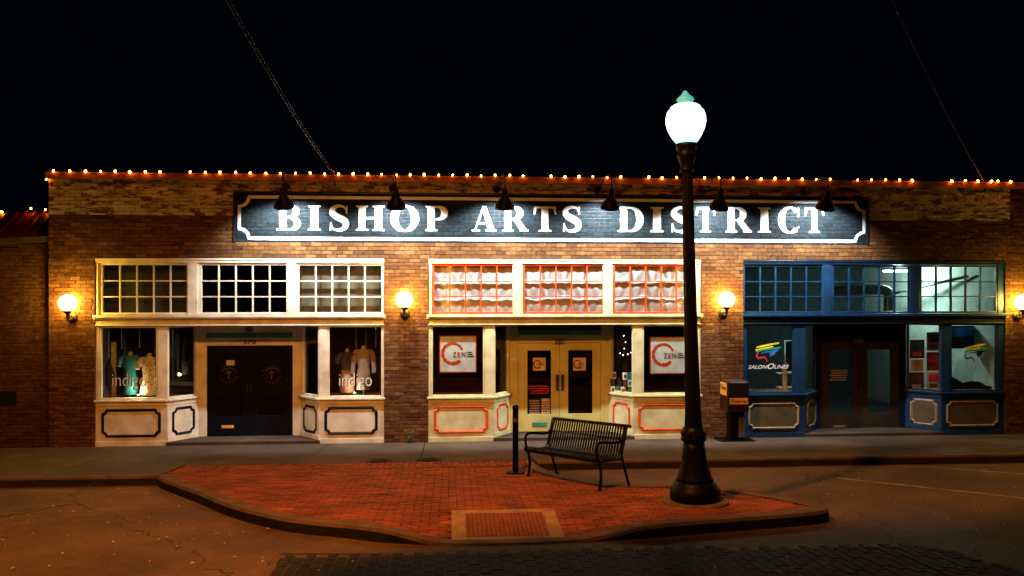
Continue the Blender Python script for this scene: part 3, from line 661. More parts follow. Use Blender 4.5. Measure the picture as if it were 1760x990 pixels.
def rect(a, b, c, d): return [(a, c), (b, c), (b, d), (a, d)]
def serif(a, b, y, up):                                        # bracketed slab serif from a to b at height y
    s = 1 if up else -1; return [(a, y), (b, y), (b, y + s * .05), (b - (b - a) * .2, y + s * .075), (a + (b - a) * .2, y + s * .075), (a, y + s * .05)]
def stem(x0, x1, e=.09): return [rect(x0, x1, .02, .98), serif(x0 - e, x1 + e, 0, True), serif(x0 - e, x1 + e, 1, False)]
def bowl(x, xr, y0, y1, thick, thin=.06):
    cy = (y0 + y1) / 2; ry = (y1 - y0) / 2 - thin / 2; rx = xr - x - thick / 2
    pts = [(x - .1, cy + ry), (x, cy + ry)] + [(x + rx * max(0, math.cos(R(a))) ** .8, cy + ry * math.sin(R(a))) for a in range(84, -85, -7)] + [(x, cy - ry), (x - .1, cy - ry)]
    n = len(pts); return ribbon2(pts, [thin + (thick - thin) * max(0, math.cos((i - (n - 1) / 2) / ((n - 5) / 2) * math.pi / 2)) ** 1.1 for i in range(n)])
def oval(cx, rx, ry, thick, thin, a0=0, a1=360, n=48):
    pts = arc(cx, .5, rx - thick / 2, ry - thin / 2, a0, a1, n); return ribbon2(pts, [thin + (thick - thin) * abs(math.cos(R(a0 + (a1 - a0) * i / n))) ** 1.3 for i in range(n + 1)])
GL = {
    'I': (.5, lambda: stem(.12, .38)),
    'H': (1.06, lambda: stem(.11, .36) + stem(.70, .95) + [rect(.36, .70, .46, .54)]),
    'T': (.88, lambda: [rect(.31, .57, .02, .98), serif(.2, .68, 0, True), rect(.02, .86, .925, 1), [(.0, .68), (.05, .68), (.13, .93), (.02, 1.0)], [(.83, .68), (.88, .68), (.86, 1.0), (.75, .93)]]),
    'P': (.84, lambda: stem(.11, .36) + bowl(.38, .84, .44, 1.0, .25)),
    'B': (.88, lambda: stem(.11, .36, .1) + bowl(.38, .83, .50, 1.0, .24) + bowl(.40, .88, .0, .55, .25)),
    'R': (1.02, lambda: stem(.11, .36) + bowl(.38, .82, .46, 1.0, .25) + [[(.42, .50), (.66, .50), (.96, .07), (.70, .07)], rect(.70, 1.02, 0, .075)]),
    'D': (.98, lambda: stem(.11, .36, .1) + bowl(.40, .98, .0, 1.0, .27)),
    'O': (1.0, lambda: oval(.5, .5, .53, .28, .07)),
    'C': (.9, lambda: oval(.5, .5, .53, .28, .07, 42, 312) + [[(.80, .62), (.87, .62), (.87, 1.02), (.81, .97)], [(.82, .14), (.9, .22), (.86, .26), (.78, .17)]]),
    'S': (.74, lambda: ribbon2(catmull([(.63, .78), (.55, .93), (.36, .985), (.17, .90), (.13, .74), (.22, .61), (.38, .51), (.55, .40), (.61, .25), (.54, .09), (.35, .02), (.16, .08), (.08, .26)], 4), [.045 + .22 * math.sin(math.pi * i / 48) ** 1.7 for i in range(49)]) + [[(.61, .68), (.66, .68), (.66, 1.0), (.62, 1.0)], [(.04, .0), (.08, .0), (.10, .33), (.05, .33)]]),
    'A': (1.04, lambda: [[(.10, .05), (.18, .05), (.53, .96), (.46, .96)], [(.42, 1.0), (.60, 1.0), (.97, .05), (.68, .05)], rect(.26, .74, .27, .35), serif(0, .34, 0, True), serif(.58, 1.04, 0, True)]),
}
WORD = [('B', 475, 517), ('I', 528, 553), ('S', 565, 601), ('H', 611, 662), ('O', 671, 720), ('P', 730, 770), ('A', 811, 853), ('R', 862, 908), ('T', 917, 956), ('S', 966, 1000), ('D', 1061, 1106), ('I', 1116, 1142), ('S', 1152, 1188), ('T', 1196, 1229), ('R', 1246, 1292), ('I', 1301, 1326), ('C', 1337, 1374), ('T', 1383, 1416)]
for ch, u0, u1 in WORD:
    w_, fn = GL[ch]; m_ = MB(); zt = Zv((u0 + u1) / 2, 353 + (u0 - 475) * .0045); zb = Zv((u0 + u1) / 2, 396 + (u0 - 475) * .0045)
    flat(m_, fn(), X(u0), (X(u1) - X(u0)) / w_, zb, zt - zb, -.0075, .002, .00006); m_.build('letter', 'letter', sg)

# ---- gooseneck sign lamps
SPOT_W = 720
def orient(x, y, z, ax): return Matrix.Translation((x, y, z)) @ Vector((0, 0, -1)).rotation_difference(Vector(ax)).to_matrix().to_4x4()
ORD = ['first', 'second', 'third', 'fourth', 'fifth', 'sixth']
for k, u in enumerate((486, 680, 868, 1051, 1239, 1423)):
    y = -.92; x = X(u, y); zt = Zv(u, 327 + k * .9, y)
    L = thing('sign_lamp', 'black gooseneck lamp over the sign, %s from the left' % ORD[k], 'lamp', (x, 0, ZT), 'gooseneck lamps along the sign')
    ax = Vector((0, .40, -1)).normalized(); m4 = orient(x, y, zt, ax)
    arm = catmull([(x - .12, .0, 5.30), (x - .11, -.14, 5.34), (x - .06, -.50, 5.47), (x - .01, -.84, 5.50), (x, -.92, 5.38), (x, y, zt + .01)], 6)
    MB().tube(arm, .014).build('arm', 'iron', L, smooth=True)
    m_ = MB().lathe([(.085, 0), (.085, .02), (.05, .04), (.02, .05)], 20); m_.v = [(x - .12 + a, .0 - c, 5.30 + b) for a, b, c in m_.v]; m_.build('wall_plate', 'iron', L, smooth=True)
    def shade(prof, n=36):
        q = MB().lathe(prof, n, caps=False); q.v = [tuple(m4 @ Vector(p)) for p in q.v]; return q
    s_ = shade([(.025, .06), (.052, .05), (.055, -.07), (.08, -.11), (.09, -.14), (.14, -.20), (.185, -.28), (.195, -.33), (.197, -.35), (.188, -.35), (.178, -.29), (.132, -.215), (.08, -.15), (.045, -.12)])
    s_.build('shade', 'iron', L, smooth=True)
    b_ = MB().lathe([(.01, -.145), (.045, -.16), (.06, -.20), (.045, -.24), (.01, -.255)], 16); b_.v = [tuple(m4 @ Vector(p)) for p in b_.v]; b_.build('bulb', 'lens', L, smooth=True)
    ld = bpy.data.lights.new('sign_lamp_light', 'SPOT'); ld.energy = SPOT_W; ld.color = (.86, .95, 1.0); ld.spot_size = R(128); ld.spot_blend = .5; ld.shadow_soft_size = .035
    lo = bpy.data.objects.new('sign_lamp_light', ld); COL.objects.link(lo); lo.parent = L
    p = m4 @ Vector((0, 0, -.31)); lo.location = p - L.location; lo.rotation_euler = Vector((0, 1.05, -1)).to_track_quat('-Z', 'Y').to_euler()

# ---- globe sconces
for k, (u, v, lb) in enumerate(((125, 521, 'at the left corner of the building'), (696, 515, 'on the pier between the cream and orange-trimmed shops'), (1243, 515, 'on the pier above the newspaper box'), (1747, 520, 'cut by the right edge of the picture'))):
    x = X(u); y = -.215; zc = Zv(u, v, y) ; L = thing('globe_sconce', 'glowing white globe sconce ' + lb, 'wall lamp', (x, 0, zc - .4), 'globe sconces on the brick piers')
    gl = MB().lathe([(.165 * math.sin(R(a)) + 1e-4, -.165 * math.cos(R(a))) for a in range(14, 181, 8)], 32, (x, y, zc)).build('globe', 'globe_warm', L, smooth=True)
    MB().lathe([(.05, -.28), (.035, -.26), (.03, -.22), (.06, -.19), (.085, -.17), (.088, -.14), (.07, -.15)], 24, (x, y, zc)).build('fitter', 'bronze', L, smooth=True)
    MB().tube(catmull([(x, .0, zc - .30), (x, -.10, zc - .34), (x, -.2, zc - .34), (x, y, zc - .27)], 5), .022).build('bracket', 'bronze', L, smooth=True)
    m_ = MB().lathe([(.10, 0), (.10, .015), (.075, .03), (.05, .045), (.02, .05)], 24); m_.v = [(x + a, -c, zc - .30 + b) for a, b, c in m_.v]; m_.build('wall_plate', 'bronze', L, smooth=True)

# ---- string of bulbs along the roof edge
US = [92, 120, 147, 173, 198, 223, 250, 275, 327, 353, 378, 405, 430, 457, 482, 508, 533, 558, 582, 607, 632, 656, 681, 705, 729, 754, 778, 803, 827, 851, 876, 899, 947, 971, 995, 1019, 1043, 1067, 1115, 1138, 1163, 1187, 1211, 1236, 1260, 1284, 1308, 1332, 1355, 1379, 1403, 1427, 1474, 1498, 1522, 1546, 1568, 1636, 1659, 1681, 1704, 1715, 1737, 1775, 1800]
bm_ = MB().lathe([(.004, -.028), (.015, -.018), (.0215, 0), (.016, .016), (.004, .026)], 8).mesh('bulb', 'bulb', True)
st = thing('string_light', 'string of small orange bulbs along the main roof edge', 'string light', (BX0, 0, ZT))
pts = []
def bulb_at(par, x, y, z):
    o = bpy.data.objects.new('bulb', bm_); COL.objects.link(o); o.parent = par; o.location = Vector((x, y, z)) - par.location; o.rotation_euler = (random.uniform(-.5, .5), random.uniform(-.5, .5), 0); o.scale = (random.uniform(.75, 1.2),) * 3
for u in US:
    x = X(u, -.09); z = ZT + .065 + random.uniform(-.008, .014); bulb_at(st, x, -.092, z); pts.append((x, -.08, z - .03))
bulb_at(st, BX0 - .02, -.04, 5.40)
MB().tube([(BX0 - .02, -.035, 5.41)] + [q for i, a in enumerate(pts) for q in ([a] if i + 1 == len(pts) else [a, ((a[0] + pts[i + 1][0]) / 2, -.058, ZT + .025)])], .005, 5).build('cord', 'black', st)

# ---- lower building at the left
lb_ = thing('brick_annex', 'lower dark brick building with red metal roof at the left edge', 'building', (-12, .1, 0))
Y2 = .10; xe = BX0 - .005; ze = Zv(83, 411, Y2); sl_ = .155
MB().add([(-26, Y2 + .012, -.1), (xe, Y2 + .012, -.1), (xe, Y2 + .012, ze), (-26, Y2 + .012, ze - sl_ * 6), (-26, .5, -.1), (xe, .5, -.1), (xe, .5, ze), (-26, .5, ze - sl_ * 6)], [(0, 1, 2, 3), (7, 6, 5, 4), (1, 5, 6, 2), (3, 2, 6, 7)]).build('wall', 'mortar', lb_)
wl = lb_.children[0]; m_ = MB(); z = 0; r = 0; pool = []
while z < ze:
    x = xe - (BL / 2 if r % 2 else 0)
    while x > -11.6:
        a0, a1 = max(x - BL + .008, -11.6), x; x -= BL
        if z + CH < ze + (a0 - xe) * sl_: pool.append((a0, a1, z + .004, z + CH - .004))
    z += CH; r += 1
for n_, q in enumerate(pool):
    if q[1] > -9.1 and sum(1 for c in wl.children) < 300:
        b1 = MB(); brick_add(b1, *q); b1.v = [(a, b + Y2, c) for a, b, c in b1.v]; b1.build('brick', 'brick_left', wl)
    else: brick_add(m_, *q)
m_.v = [(a, b + Y2, c) for a, b, c in m_.v]; m_.build('brick_field', 'brick_left', wl, kind='stuff')
MB().add([(-26, Y2 - .06, ze - sl_ * 6 - .01), (xe, Y2 - .06, ze - .055), (xe, Y2 - .06, ze + .06), (-26, Y2 - .06, ze - sl_ * 6 + .1), (-26, .5, ze - sl_ * 6 - .01), (xe, .5, ze - .055), (xe, .5, ze + .06), (-26, .5, ze - sl_ * 6 + .1)], [(0, 1, 2, 3), (3, 2, 6, 7), (1, 5, 6, 2), (0, 4, 5, 1)]).build('rake_board', 'tan', lb_)
zr = Zv(60, 366, 2.0); rf = MB().add([(-26, .55, ze - .3), (xe, .55, ze - .3), (xe, 2, zr), (-26, 2, zr), (-26, 2.4, zr - .2), (xe, 2.4, zr - .2)], [(0, 1, 2, 3), (3, 2, 5, 4)]).build('roof', 'redmetal', lb_)
sm = MB(); sm.add([(0, 0, 0), (.03, 0, 0), (.03, 1.45, zr - ze + .3), (0, 1.45, zr - ze + .3), (0, 0, .05), (.03, 0, .05), (.03, 1.45, zr - ze + .35), (0, 1.45, zr - ze + .35)], [(4, 5, 6, 7), (0, 4, 7, 3), (1, 2, 6, 5), (0, 1, 5, 4)]); sm = sm.mesh('roof_seam', 'redmetal')
for k in range(16): link('roof_seam', sm, rf, loc=(xe - .1 - k * .19, .55, ze - .3))
MB().box(X(-20, Y2), X(29, Y2), Y2 - .03, Y2 + .01, Zv(15, 695, Y2), Zv(15, 672, Y2)).build('vent_grille', 'black', lb_)
s2 = thing('string_light', 'short string of orange bulbs on the red metal roof', 'string light', (-9, 2, zr)); pts = []
for u, v in ((-30, 368), (3, 365), (53, 359), (78, 361)): x = X(u, 1.97); z = Zv(u, v, 1.97) + .01; bulb_at(s2, x, 1.97, z); pts.append((x, 1.97, z - .03))
MB().tube(pts, .005, 5).build('cord', 'black', s2)
# overhead cables
for (a, b, ya, lb2) in (((400, 0), (574, 303), -6.5, 'thin overhead cable rising from the roof edge at the left'), ((1545, 5), (1692, 312), -6.5, 'thin overhead cable rising from the roof edge at the right')):
    p = Vector((X(b[0], .0), .0, ZT + .04)); q = Vector((X(a[0], ya), ya, Zv(*a, ya))); e = p + (q - p) * 1.5
    o = thing('overhead_cable', lb2, 'cable', p); pts = [p + (e - p) * (i / 12) - Vector((0, 0, .18 * math.sin(math.pi * i / 12))) for i in range(13)]
    MB().tube(pts, .011, 6).build('cable', 'iron', o); 
    if a[0] == 400: MB().tube([t + Vector((.035, 0, .02)) for t in pts], .008, 6).build('cable', 'iron', o)
    MB().tube([p + Vector((0, 0, .02)), p + Vector((.02, .02, -.25))], .02, 8).build('anchor', 'iron', o)

# ------------------------------------------------------------------ street lamp on the island
LX, LY = gnd(1195, 864)
lp = thing('street_lamp', 'tall black fluted lamp post with a glowing acorn globe on the island', 'street lamp', (LX, LY, gz(LX, LY) - .01), absolute=False); lp.rotation_euler = (0, R(-1.45), 0)
q_ = lambda v: (858 - v) / 136.
MB().lathe([(.40, -.04), (.40, .045), (.36, .06), (.30, .062)], 40).build('plinth', 'kerbtop', lp)
MB().lathe([(.31, .06), (.312, .17), (.30, .19), (.295, .21), (.27, .23), (.268, .25), (.245, .27), (.235, .29)], 40).build('base', 'iron', lp, smooth=True)
MB().lathe([(.235, .291), (.215, .33), (.185, .42), (.16, .52), (.142, .66), (.132, .78)], 32, flute=.05).build('bell', 'iron', lp, smooth=True)
MB().lathe([(.13, .781), (.155, .79), (.158, .82), (.145, .84), (.15, .90), (.135, .92), (.125, .95), (.112, .96)], 32).build('collar', 'iron', lp, smooth=True)
sh_ = MB().lathe([(.108, .961), (.098, 1.15), (.084, 2.0), (.075, 3.0), (.07, 4.12)], 32, flute=.07).build('shaft', 'iron', lp)
rm_ = MB().lathe([(.001, -.02), (.028, -.018), (.03, 0), (.02, .014), (.001, .016)], 10).mesh('rosette', 'iron', True)
cl_ = [c for c in lp.children if c.name.startswith('collar')][0]
for k in range(8):
    a = R(45 * k + 10); o = link('rosette', rm_, cl_, loc=(.148 * math.cos(a), .148 * math.sin(a), .87)); o.rotation_euler = (0, R(90), a)
MB().lathe([(.084, 4.121), (.084, 4.15), (.075, 4.17), (.085, 4.22), (.10, 4.28), (.12, 4.33), (.115, 4.35), (.10, 4.36), (.12, 4.40), (.135, 4.44), (.132, 4.47), (.115, 4.475)], 32).build('globe_holder', 'iron', lp, smooth=True)
MB().lathe([(.115, 4.47), (.15, 4.51), (.195, 4.58), (.23, 4.66), (.248, 4.74), (.245, 4.80), (.225, 4.87), (.19, 4.905), (.185, 4.925), (.15, 4.95), (.105, 4.965)], 40).build('globe', 'globe_cool', lp, smooth=True)
gm = M['globe_cool'].node_tree; gn = gm.nodes; tcg = gn.new('ShaderNodeTexCoord'); sp3 = gn.new('ShaderNodeSeparateXYZ'); gm.links.new(tcg.outputs['Generated'], sp3.inputs[0])
rg = gn.new('ShaderNodeValToRGB'); rg.color_ramp.interpolation = 'EASE'; gm.links.new(sp3.outputs[2], rg.inputs[0]); e_ = rg.color_ramp.elements; e_[0].position = .0; e_[0].color = (.30, .85, .80, 1); e_[1].position = 1.; e_[1].color = (.22, .75, .68, 1)
for p_, c_ in ((.22, (.80, 1, .96, 1)), (.5, (.98, 1, .99, 1)), (.75, (.85, 1, .97, 1))): e_.new(p_).color = c_
gm.links.new(rg.outputs[0], gn['Principled BSDF'].inputs['Emission Color']); gn['Principled BSDF'].inputs['Emission Strength'].default_value = 2.0
fin = emit('finial_glow', (.10, .75, .62), .55); fin.node_tree.nodes['Principled BSDF'].inputs['Base Color'].default_value = (.05, .2, .18, 1)  # emission stands in for globe light passing up through the finial
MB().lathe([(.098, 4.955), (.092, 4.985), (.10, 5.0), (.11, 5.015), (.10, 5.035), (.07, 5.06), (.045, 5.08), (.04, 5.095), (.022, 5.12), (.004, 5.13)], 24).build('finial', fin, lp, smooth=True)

# ------------------------------------------------------------------ bench
BLN, BD = 1.62, .52
ang = R(-59); bo = thing('bench', 'black metal bench of curved vertical slats beside the lamp post', 'bench', (1.16, -4.72, gz(0, -4.72)), absolute=False)
nrm = Vector((0, G, 1)).normalized(); ex = Vector((math.cos(ang), math.sin(ang), 0)); ex = (ex - nrm * ex.dot(nrm)).normalized(); ey = nrm.cross(ex)
bo.rotation_euler = Matrix((ex, ey, nrm)).transposed().to_euler()
prof = catmull([(.0, .365), (-.035, .385), (-.03, .425), (.03, .435), (.20, .405), (.33, .405), (.385, .44), (.42, .55), (.47, .72), (.50, .83), (.535, .855), (.56, .83)], 4)
SN = 31
slm = MB(); n = len(prof); th = .006; wd = .0165
vs = []
for i, (y, z) in enumerate(prof):
    a = prof[max(i - 1, 0)]; c = prof[min(i + 1, n - 1)]; ty, tz = c[0] - a[0], c[1] - a[1]; k = math.hypot(ty, tz); ny, nz = -tz / k * th, ty / k * th
    vs += [(-wd, y, z), (wd, y, z), (wd, y + ny, z + nz), (-wd, y + ny, z + nz)]
fs = [(i * 4 + k, i * 4 + (k + 1) % 4, (i + 1) * 4 + (k + 1) % 4, (i + 1) * 4 + k) for i in range(n - 1) for k in range(4)]
slm.add(vs, fs); sm_ = slm.mesh('slat', 'iron')
for k in range(SN): link('slat', sm_, bo, loc=(-.03 + (BLN + .06) * k / (SN - 1), 0, 0))
for nm, y, z, r in (('top_rail', .535, .835, .022), ('front_rail', -.01, .395, .02), ('seat_rail', .36, .395, .014), ('back_rail', .447, .66, .009)):
    MB().tube([(-.06, y, z), (BLN + .06, y, z)], r, 10).build(nm, 'iron', bo, smooth=True)
MB().tube([(0, .27, .38), (BLN, .27, .38)], .014, 8).build('stretcher', 'iron', bo, smooth=True)
for x in (0, BLN):
    MB().tube(catmull([(x, .0, .012), (x, .025, .15), (x, .02, .30), (x, -.03, .42), (x, -.05, .56), (x, -.02, .625), (x, .06, .645), (x, .25, .625), (x, .38, .63), (x, .445, .68)], 5), .02, 10).build('arm_and_leg', 'iron', bo, smooth=True)
    MB().tube(catmull([(x, BD + .03, .012), (x, BD - .02, .15), (x, BD - .075, .33), (x, .41, .48), (x, .47, .70), (x, .52, .83)], 5), .02, 10).build('leg', 'iron', bo, smooth=True)
    MB().tube([(x, -.02, .385), (x, .42, .395)], .016, 8).build('side_rail', 'iron', bo, smooth=True)
    for y in (0, BD + .03): MB().lathe([(.045, -.01), (.045, .012), (.02, .016)], 14, (x, y, 0)).build('foot', 'iron', bo)
# bollard beside the bench
px, py = gnd(886, 813); b_ = thing('post', 'slim black post on a round base plate beside the bench', 'post', (px, py, gz(px, py)), absolute=False)
MB().lathe([(.15, -.01), (.15, .02), (.14, .028), (.06, .034)], 32).build('base_plate', 'iron', b_)
MB().lathe([(.046, .034), (.046, .98), (.05, .985), (.05, 1.03), (.04, 1.055), (.004, 1.06)], 24).build('tube', 'iron', b_, smooth=True)
MB().lathe([(.0475, .80), (.0475, .86)], 24, caps=False).build('band', 'steel', b_, smooth=True); 
# newspaper box
nx0, nx1, ny0, ny1 = 5.72, 6.10, -.62, -.24
nb = thing('newspaper_box', 'black newspaper box on a pedestal against the brick pier', 'newspaper box', (5.91, -.43, 0), absolute=False); nb.location.z = gz(0, -.43)
X_ = lambda a: a - 5.91; Y_ = lambda a: a + .43
MB().box(-.36, .36, -.26, .26, -.02, .035).build('base_plate', 'iron', nb, bevel=.008)
MB().box(-.13, .15, -.12, .14, .036, .62).build('pedestal', 'iron', nb, bevel=.01)
bx = MB().add([(-.24, -.22, .62), (.22, -.22, .62), (.22, .22, .62), (-.24, .22, .62), (-.24, -.24, .75), (.22, -.24, .75), (.22, .22, .75), (-.24, .22, .75), (-.24, -.24, 1.25), (.22, -.24, 1.25), (.22, .22, 1.27), (-.24, .22, 1.27)], [(0, 3, 2, 1), (0, 1, 5, 4), (1, 2, 6, 5), (2, 3, 7, 6), (3, 0, 4, 7), (4, 5, 9, 8), (5, 6, 10, 9), (6, 7, 11, 10), (7, 4, 8, 11), (8, 9, 10, 11)]).build('case', 'casing', nb, bevel=.012)
MB().box(-.215, .2, -.252, -.238, .95, 1.22).build('door_window', 'black', bx, bevel=.004)
MB().box(-.19, .19, -.251, -.239, .79, .92).build('front_label', 'labelyel', bx)
text('Observer', -.175, .175, .82, .89, -.2535, 'lettering', 'maroon', bx, bold=.03)
MB().box(-.251, -.239, -.21, .17, .96, 1.22).build('side_label', 'labelyel', bx)
o = text('Obser', -.18, .18, 0, .1, 0, 'lettering', 'maroon', bx, bold=.03); o.rotation_euler = (0, 0, R(-90)); o.location = (-.2535, -.02, 1.07)
MB().tube([(-.16, -.25, 1.235), (-.16, -.29, 1.24), (.14, -.29, 1.24), (.14, -.25, 1.235)], .01).build('handle', 'steel', bx)
MB().box(.03, .15, -.2, -.122, .10, .50).build('coin_box', 'steel', nb, bevel=.006)
# weed at the foot of the pier
wx = X(706, -.1); wd_ = thing('weed', 'small leafy weed growing at the foot of the brick pier', 'plant', (wx, -.09, gz(0, -.09)), absolute=False)
m_ = MB(); ms = MB()
for k in range(7):
    a = random.uniform(0, 6.28); h = random.uniform(.12, .30); tp = Vector((math.cos(a) * .09, math.sin(a) * .05, h)); ms.tube([(0, 0, 0), tp * .5 + Vector((0, 0, .03)), tp], [.004, .003, .0015], 5)
    for j in range(9):
        c = tp * random.uniform(.35, 1.05) + Vector((random.uniform(-.03, .03),) * 2 + (random.uniform(-.02, .02),)); b = random.uniform(0, 6.28); s = random.uniform(.018, .035); d = Vector((math.cos(b), math.sin(b), random.uniform(-.3, .5))).normalized() * s; e = d.cross(Vector((0, 0, 1))).normalized() * s * .45
        m_.add([c - d, c + e, c + d, c - e], [(0, 1, 2, 3)])
m_.build('leaves', 'leaf', wd_); ms.build('stem', 'leaf', wd_)

# ------------------------------------------------------------------ behind the glass
# white bunched curtains of the middle shop
for k, (a, b) in enumerate(((746, 881), (902, 1036), (1057, 1190))):
    y = .18; x0, x1 = X(a, y) - .1, X(b, y) + .06; m_ = MB(); nx, nz = 70, 72; vs = []; ph = random.random() * 6
    for j in range(nz + 1):
        for i in range(nx + 1):
            s = i / nx; t = j / nz; q = (t * 3.02 + .10 * math.sin(s * 11 + ph) * math.sin(t * 5 + ph) + .05 * math.sin(s * 27 + ph)) % 1
            yy = y - (.045 + .012 * k) * math.sin(math.pi * (1 - q) ** .45) + .006 * math.sin(s * 60 + 2 * math.sin(t * 9 + ph))
            vs.append((x0 + (x1 - x0) * s, yy, 2.66 + 1.08 * t))
    m_.add(vs, [(j * (nx + 1) + i, j * (nx + 1) + i + 1, (j + 1) * (nx + 1) + i + 1, (j + 1) * (nx + 1) + i) for j in range(nz) for i in range(nx)])
    o = m_.build('curtain', 'curtain', smooth=True); o['category'] = 'curtain'; o['group'] = 'white curtains behind the orange transoms'
    o['label'] = 'white bunched curtain behind the %s orange transom window' % ['left', 'middle', 'right'][k]
    sd = o.modifiers.new('solid', 'SOLIDIFY'); sd.thickness = .004
# brown paper behind one cream transom
o = MB().box(X(512, .2), X(657, .2), .2, .205, 2.66, 3.74).build('paper_sheet', 'kraft'); o['label'] = 'brown paper sheet behind the transom next to the brick pier'; o['category'] = 'paper'
o = MB().box(X(170, .26), X(326, .26), .26, .265, 2.66, 3.74).build('blind', 'charcoal'); o['label'] = 'dark olive blind behind the leftmost transom window'; o['category'] = 'blind'
o.data.materials[0] = paint('olive', (.06, .058, .03), .9)
# hanging zen posters
def zen(u0, u1, v0, v1, lb3):
    y = .13; p = thing('poster', lb3, 'poster', (X((u0 + u1) / 2, y), y, Zv(u0, v1, y)))
    a, b, c, d = X(u0, y), X(u1, y), Zv(u0, v1, y), Zv(u0, v0, y)
    MB().box(a, b, y, y + .01, c, d).build('border', 'orange', p); MB().box(a + .022, b - .022, y - .004, y - .001, c + .022, d - .022).build('sheet', 'creamcloth' if False else 'white', p)
    W = b - a; m_ = MB(); ring_logo(m_, a + W * .36, c + (d - c) * .52, W * .27, y - .006); m_.build('brush_ring', 'orange', p)
    for ch, s, e, mt in (('Z', .37, .46, 'charcoal'), ('E', .49, .57, 'red'), ('N', .60, .70, 'charcoal')): text(ch, a + W * s, a + W * e, c + (d - c) * .42, c + (d - c) * .56, y - .0115, 'letter', mt, p, bold=.015)
    MB().box(a + W * .735, a + W * .742, y - .007, y - .005, c + (d - c) * .40, c + (d - c) * .58).build('rule', 'charcoal', p)
    m_ = MB()
    for r_ in range(3): m_.box(a + W * .76, a + W * (.93 - .03 * r_), y - .007, y - .005, c + (d - c) * (.42 + .055 * r_), c + (d - c) * (.455 + .055 * r_))
    m_.build('small_print', 'charcoal', p)
    m_ = MB()
    for e in (a + .08, b - .08): m_.tube([(e, y + .005, d), (e, y + .005, 2.44)], .002, 5)
    m_.build('cord', 'steel', p)
zen(755, 819, 577, 641, 'white poster with a red brush ring, left of the yellow doors'); zen(1117, 1181, 579, 643, 'white poster with a red brush ring, partly behind the lamp post')
# torsos in the left shop
def torso(u, vneck, vbot, y, cloth, lb3, scale=1., sleeves=1, skirt=None, flare=.17):
    x = X(u, y); zn = Zv(u, vneck, y); zb = SILL; t = thing('mannequin', lb3, 'mannequin', (x, y, zb - .012)); S = scale
    def el(rx, ry, z, cx=0): return [(x + cx + rx * S * math.cos(2 * math.pi * k / 24), y + ry * S * math.sin(2 * math.pi * k / 24) * (1 + .04 * math.sin(k * 5)), z) for k in range(24)]
    zs = zn - .10 * S
    def el2(rx, ry, z, w): return [(x + (rx * S + w * math.sin(k * 3.0 + z * 9)) * math.cos(2 * math.pi * k / 24), y + (ry * S + w * math.sin(k * 3.0 + z * 9)) * math.sin(2 * math.pi * k / 24), z) for k in range(24)]
    body = MB().loft([el2(flare, .13, max(zb + .06, zs - .86 * S), .010), el2(flare * .97, .125, zs - .64 * S, .008), el2(.14, .11, zs - .46 * S, .005), el2(.125, .095, zs - .36 * S, .003), el2(.155, .11, zs - .18 * S, .004), el2(.165, .10, zs - .08 * S, .003), el2(.17, .085, zs - .03 * S, .0), el2(.12, .065, zs + .02 * S, 0), el2(.065, .055, zs + .035 * S, 0)])
    body.build('garment', cloth, t, smooth=True)
    if skirt: MB().loft([el2(flare * 1.05, .14, zb + .06, .014), el2(flare, .13, zs - .62 * S, .008), el2(.135, .108, zs - .38 * S, .004)]).build('skirt', skirt, t, smooth=True)
    if sleeves:
        for s in (-1, 1):
            L_ = .22 if sleeves == 1 else .5
            MB().tube(catmull([(x + s * .12 * S, y, zs - .01), (x + s * .19 * S, y - .01, zs - .06 * S), (x + s * .225 * S, y - .02, zs - L_ * .6 * S), (x + s * .235 * S, y - .05, zs - L_ * S)], 4), [.055 * S] * 5 + [.06 * S] * 4 + [.05 * S] * 4, 12).build('sleeve', cloth, t, smooth=True)
    MB().lathe([(.062 * S, -.11 * S), (.05 * S, -.06 * S), (.047 * S, -.01), (.044 * S, 0), (.02 * S, .012)], 20, (x, y, zn)).build('neck', 'skin', t, smooth=True)
    MB().lathe([(.11, -.01), (.11, .005), (.02, .012), (.012, .02), (.012, .5)], 20, (x, y, zb)).build('stand', 'steel', t)
torso(224, 605, 680, .42, 'tealcloth', 'headless torso in a teal blouse, left display window', .92, 1, flare=.15)
torso(257, 608, 680, .32, 'leopard', 'headless torso in a cream leopard print dress, left display window', .98, 1, flare=.19)
torso(597, 600, 680, .46, 'charcoal', 'headless torso in a grey top and peach skirt by the brick pier', .92, 1, 'peach', .15)
torso(625, 595, 680, .34, 'taupe', 'headless torso in a long-sleeved taupe shirt by the brick pier', .95, 2, flare=.15)
o = thing('display_board', 'tall beige board at the left side of the left display window', 'board', (X(188, .55), .55, SILL)); MB().box(X(176, .55), X(199, .55), .55, .58, SILL - .01, Zv(190, 588, .55)).build('panel', 'creamcloth', o); MB().box(X(179, .54), X(197, .54), .54, .549, Zv(190, 604, .55), Zv(190, 597, .55)).build('plaque', 'white', o)
o = thing('ornament', 'black diamond-shaped ornament hanging in the left display window', 'ornament', (X(187, .25), .25, 1.2))
a, b, c = X(187, .25), Zv(187, 615, .25), Zv(187, 676, .25); mz = (b + c) / 2
MB().add([(a, .25, b), (a + .13, .25, mz), (a, .25, c), (a - .13, .25, mz), (a, .22, mz), (a, .28, mz)], [(0, 4, 1), (1, 4, 2), (2, 4, 3), (3, 4, 0), (1, 5, 0), (2, 5, 1), (3, 5, 2), (0, 5, 3)]).build('diamond', 'black', o); MB().tube([(a, .25, b), (a, .25, DT)], .003, 5).build('cord', 'curtain', o)
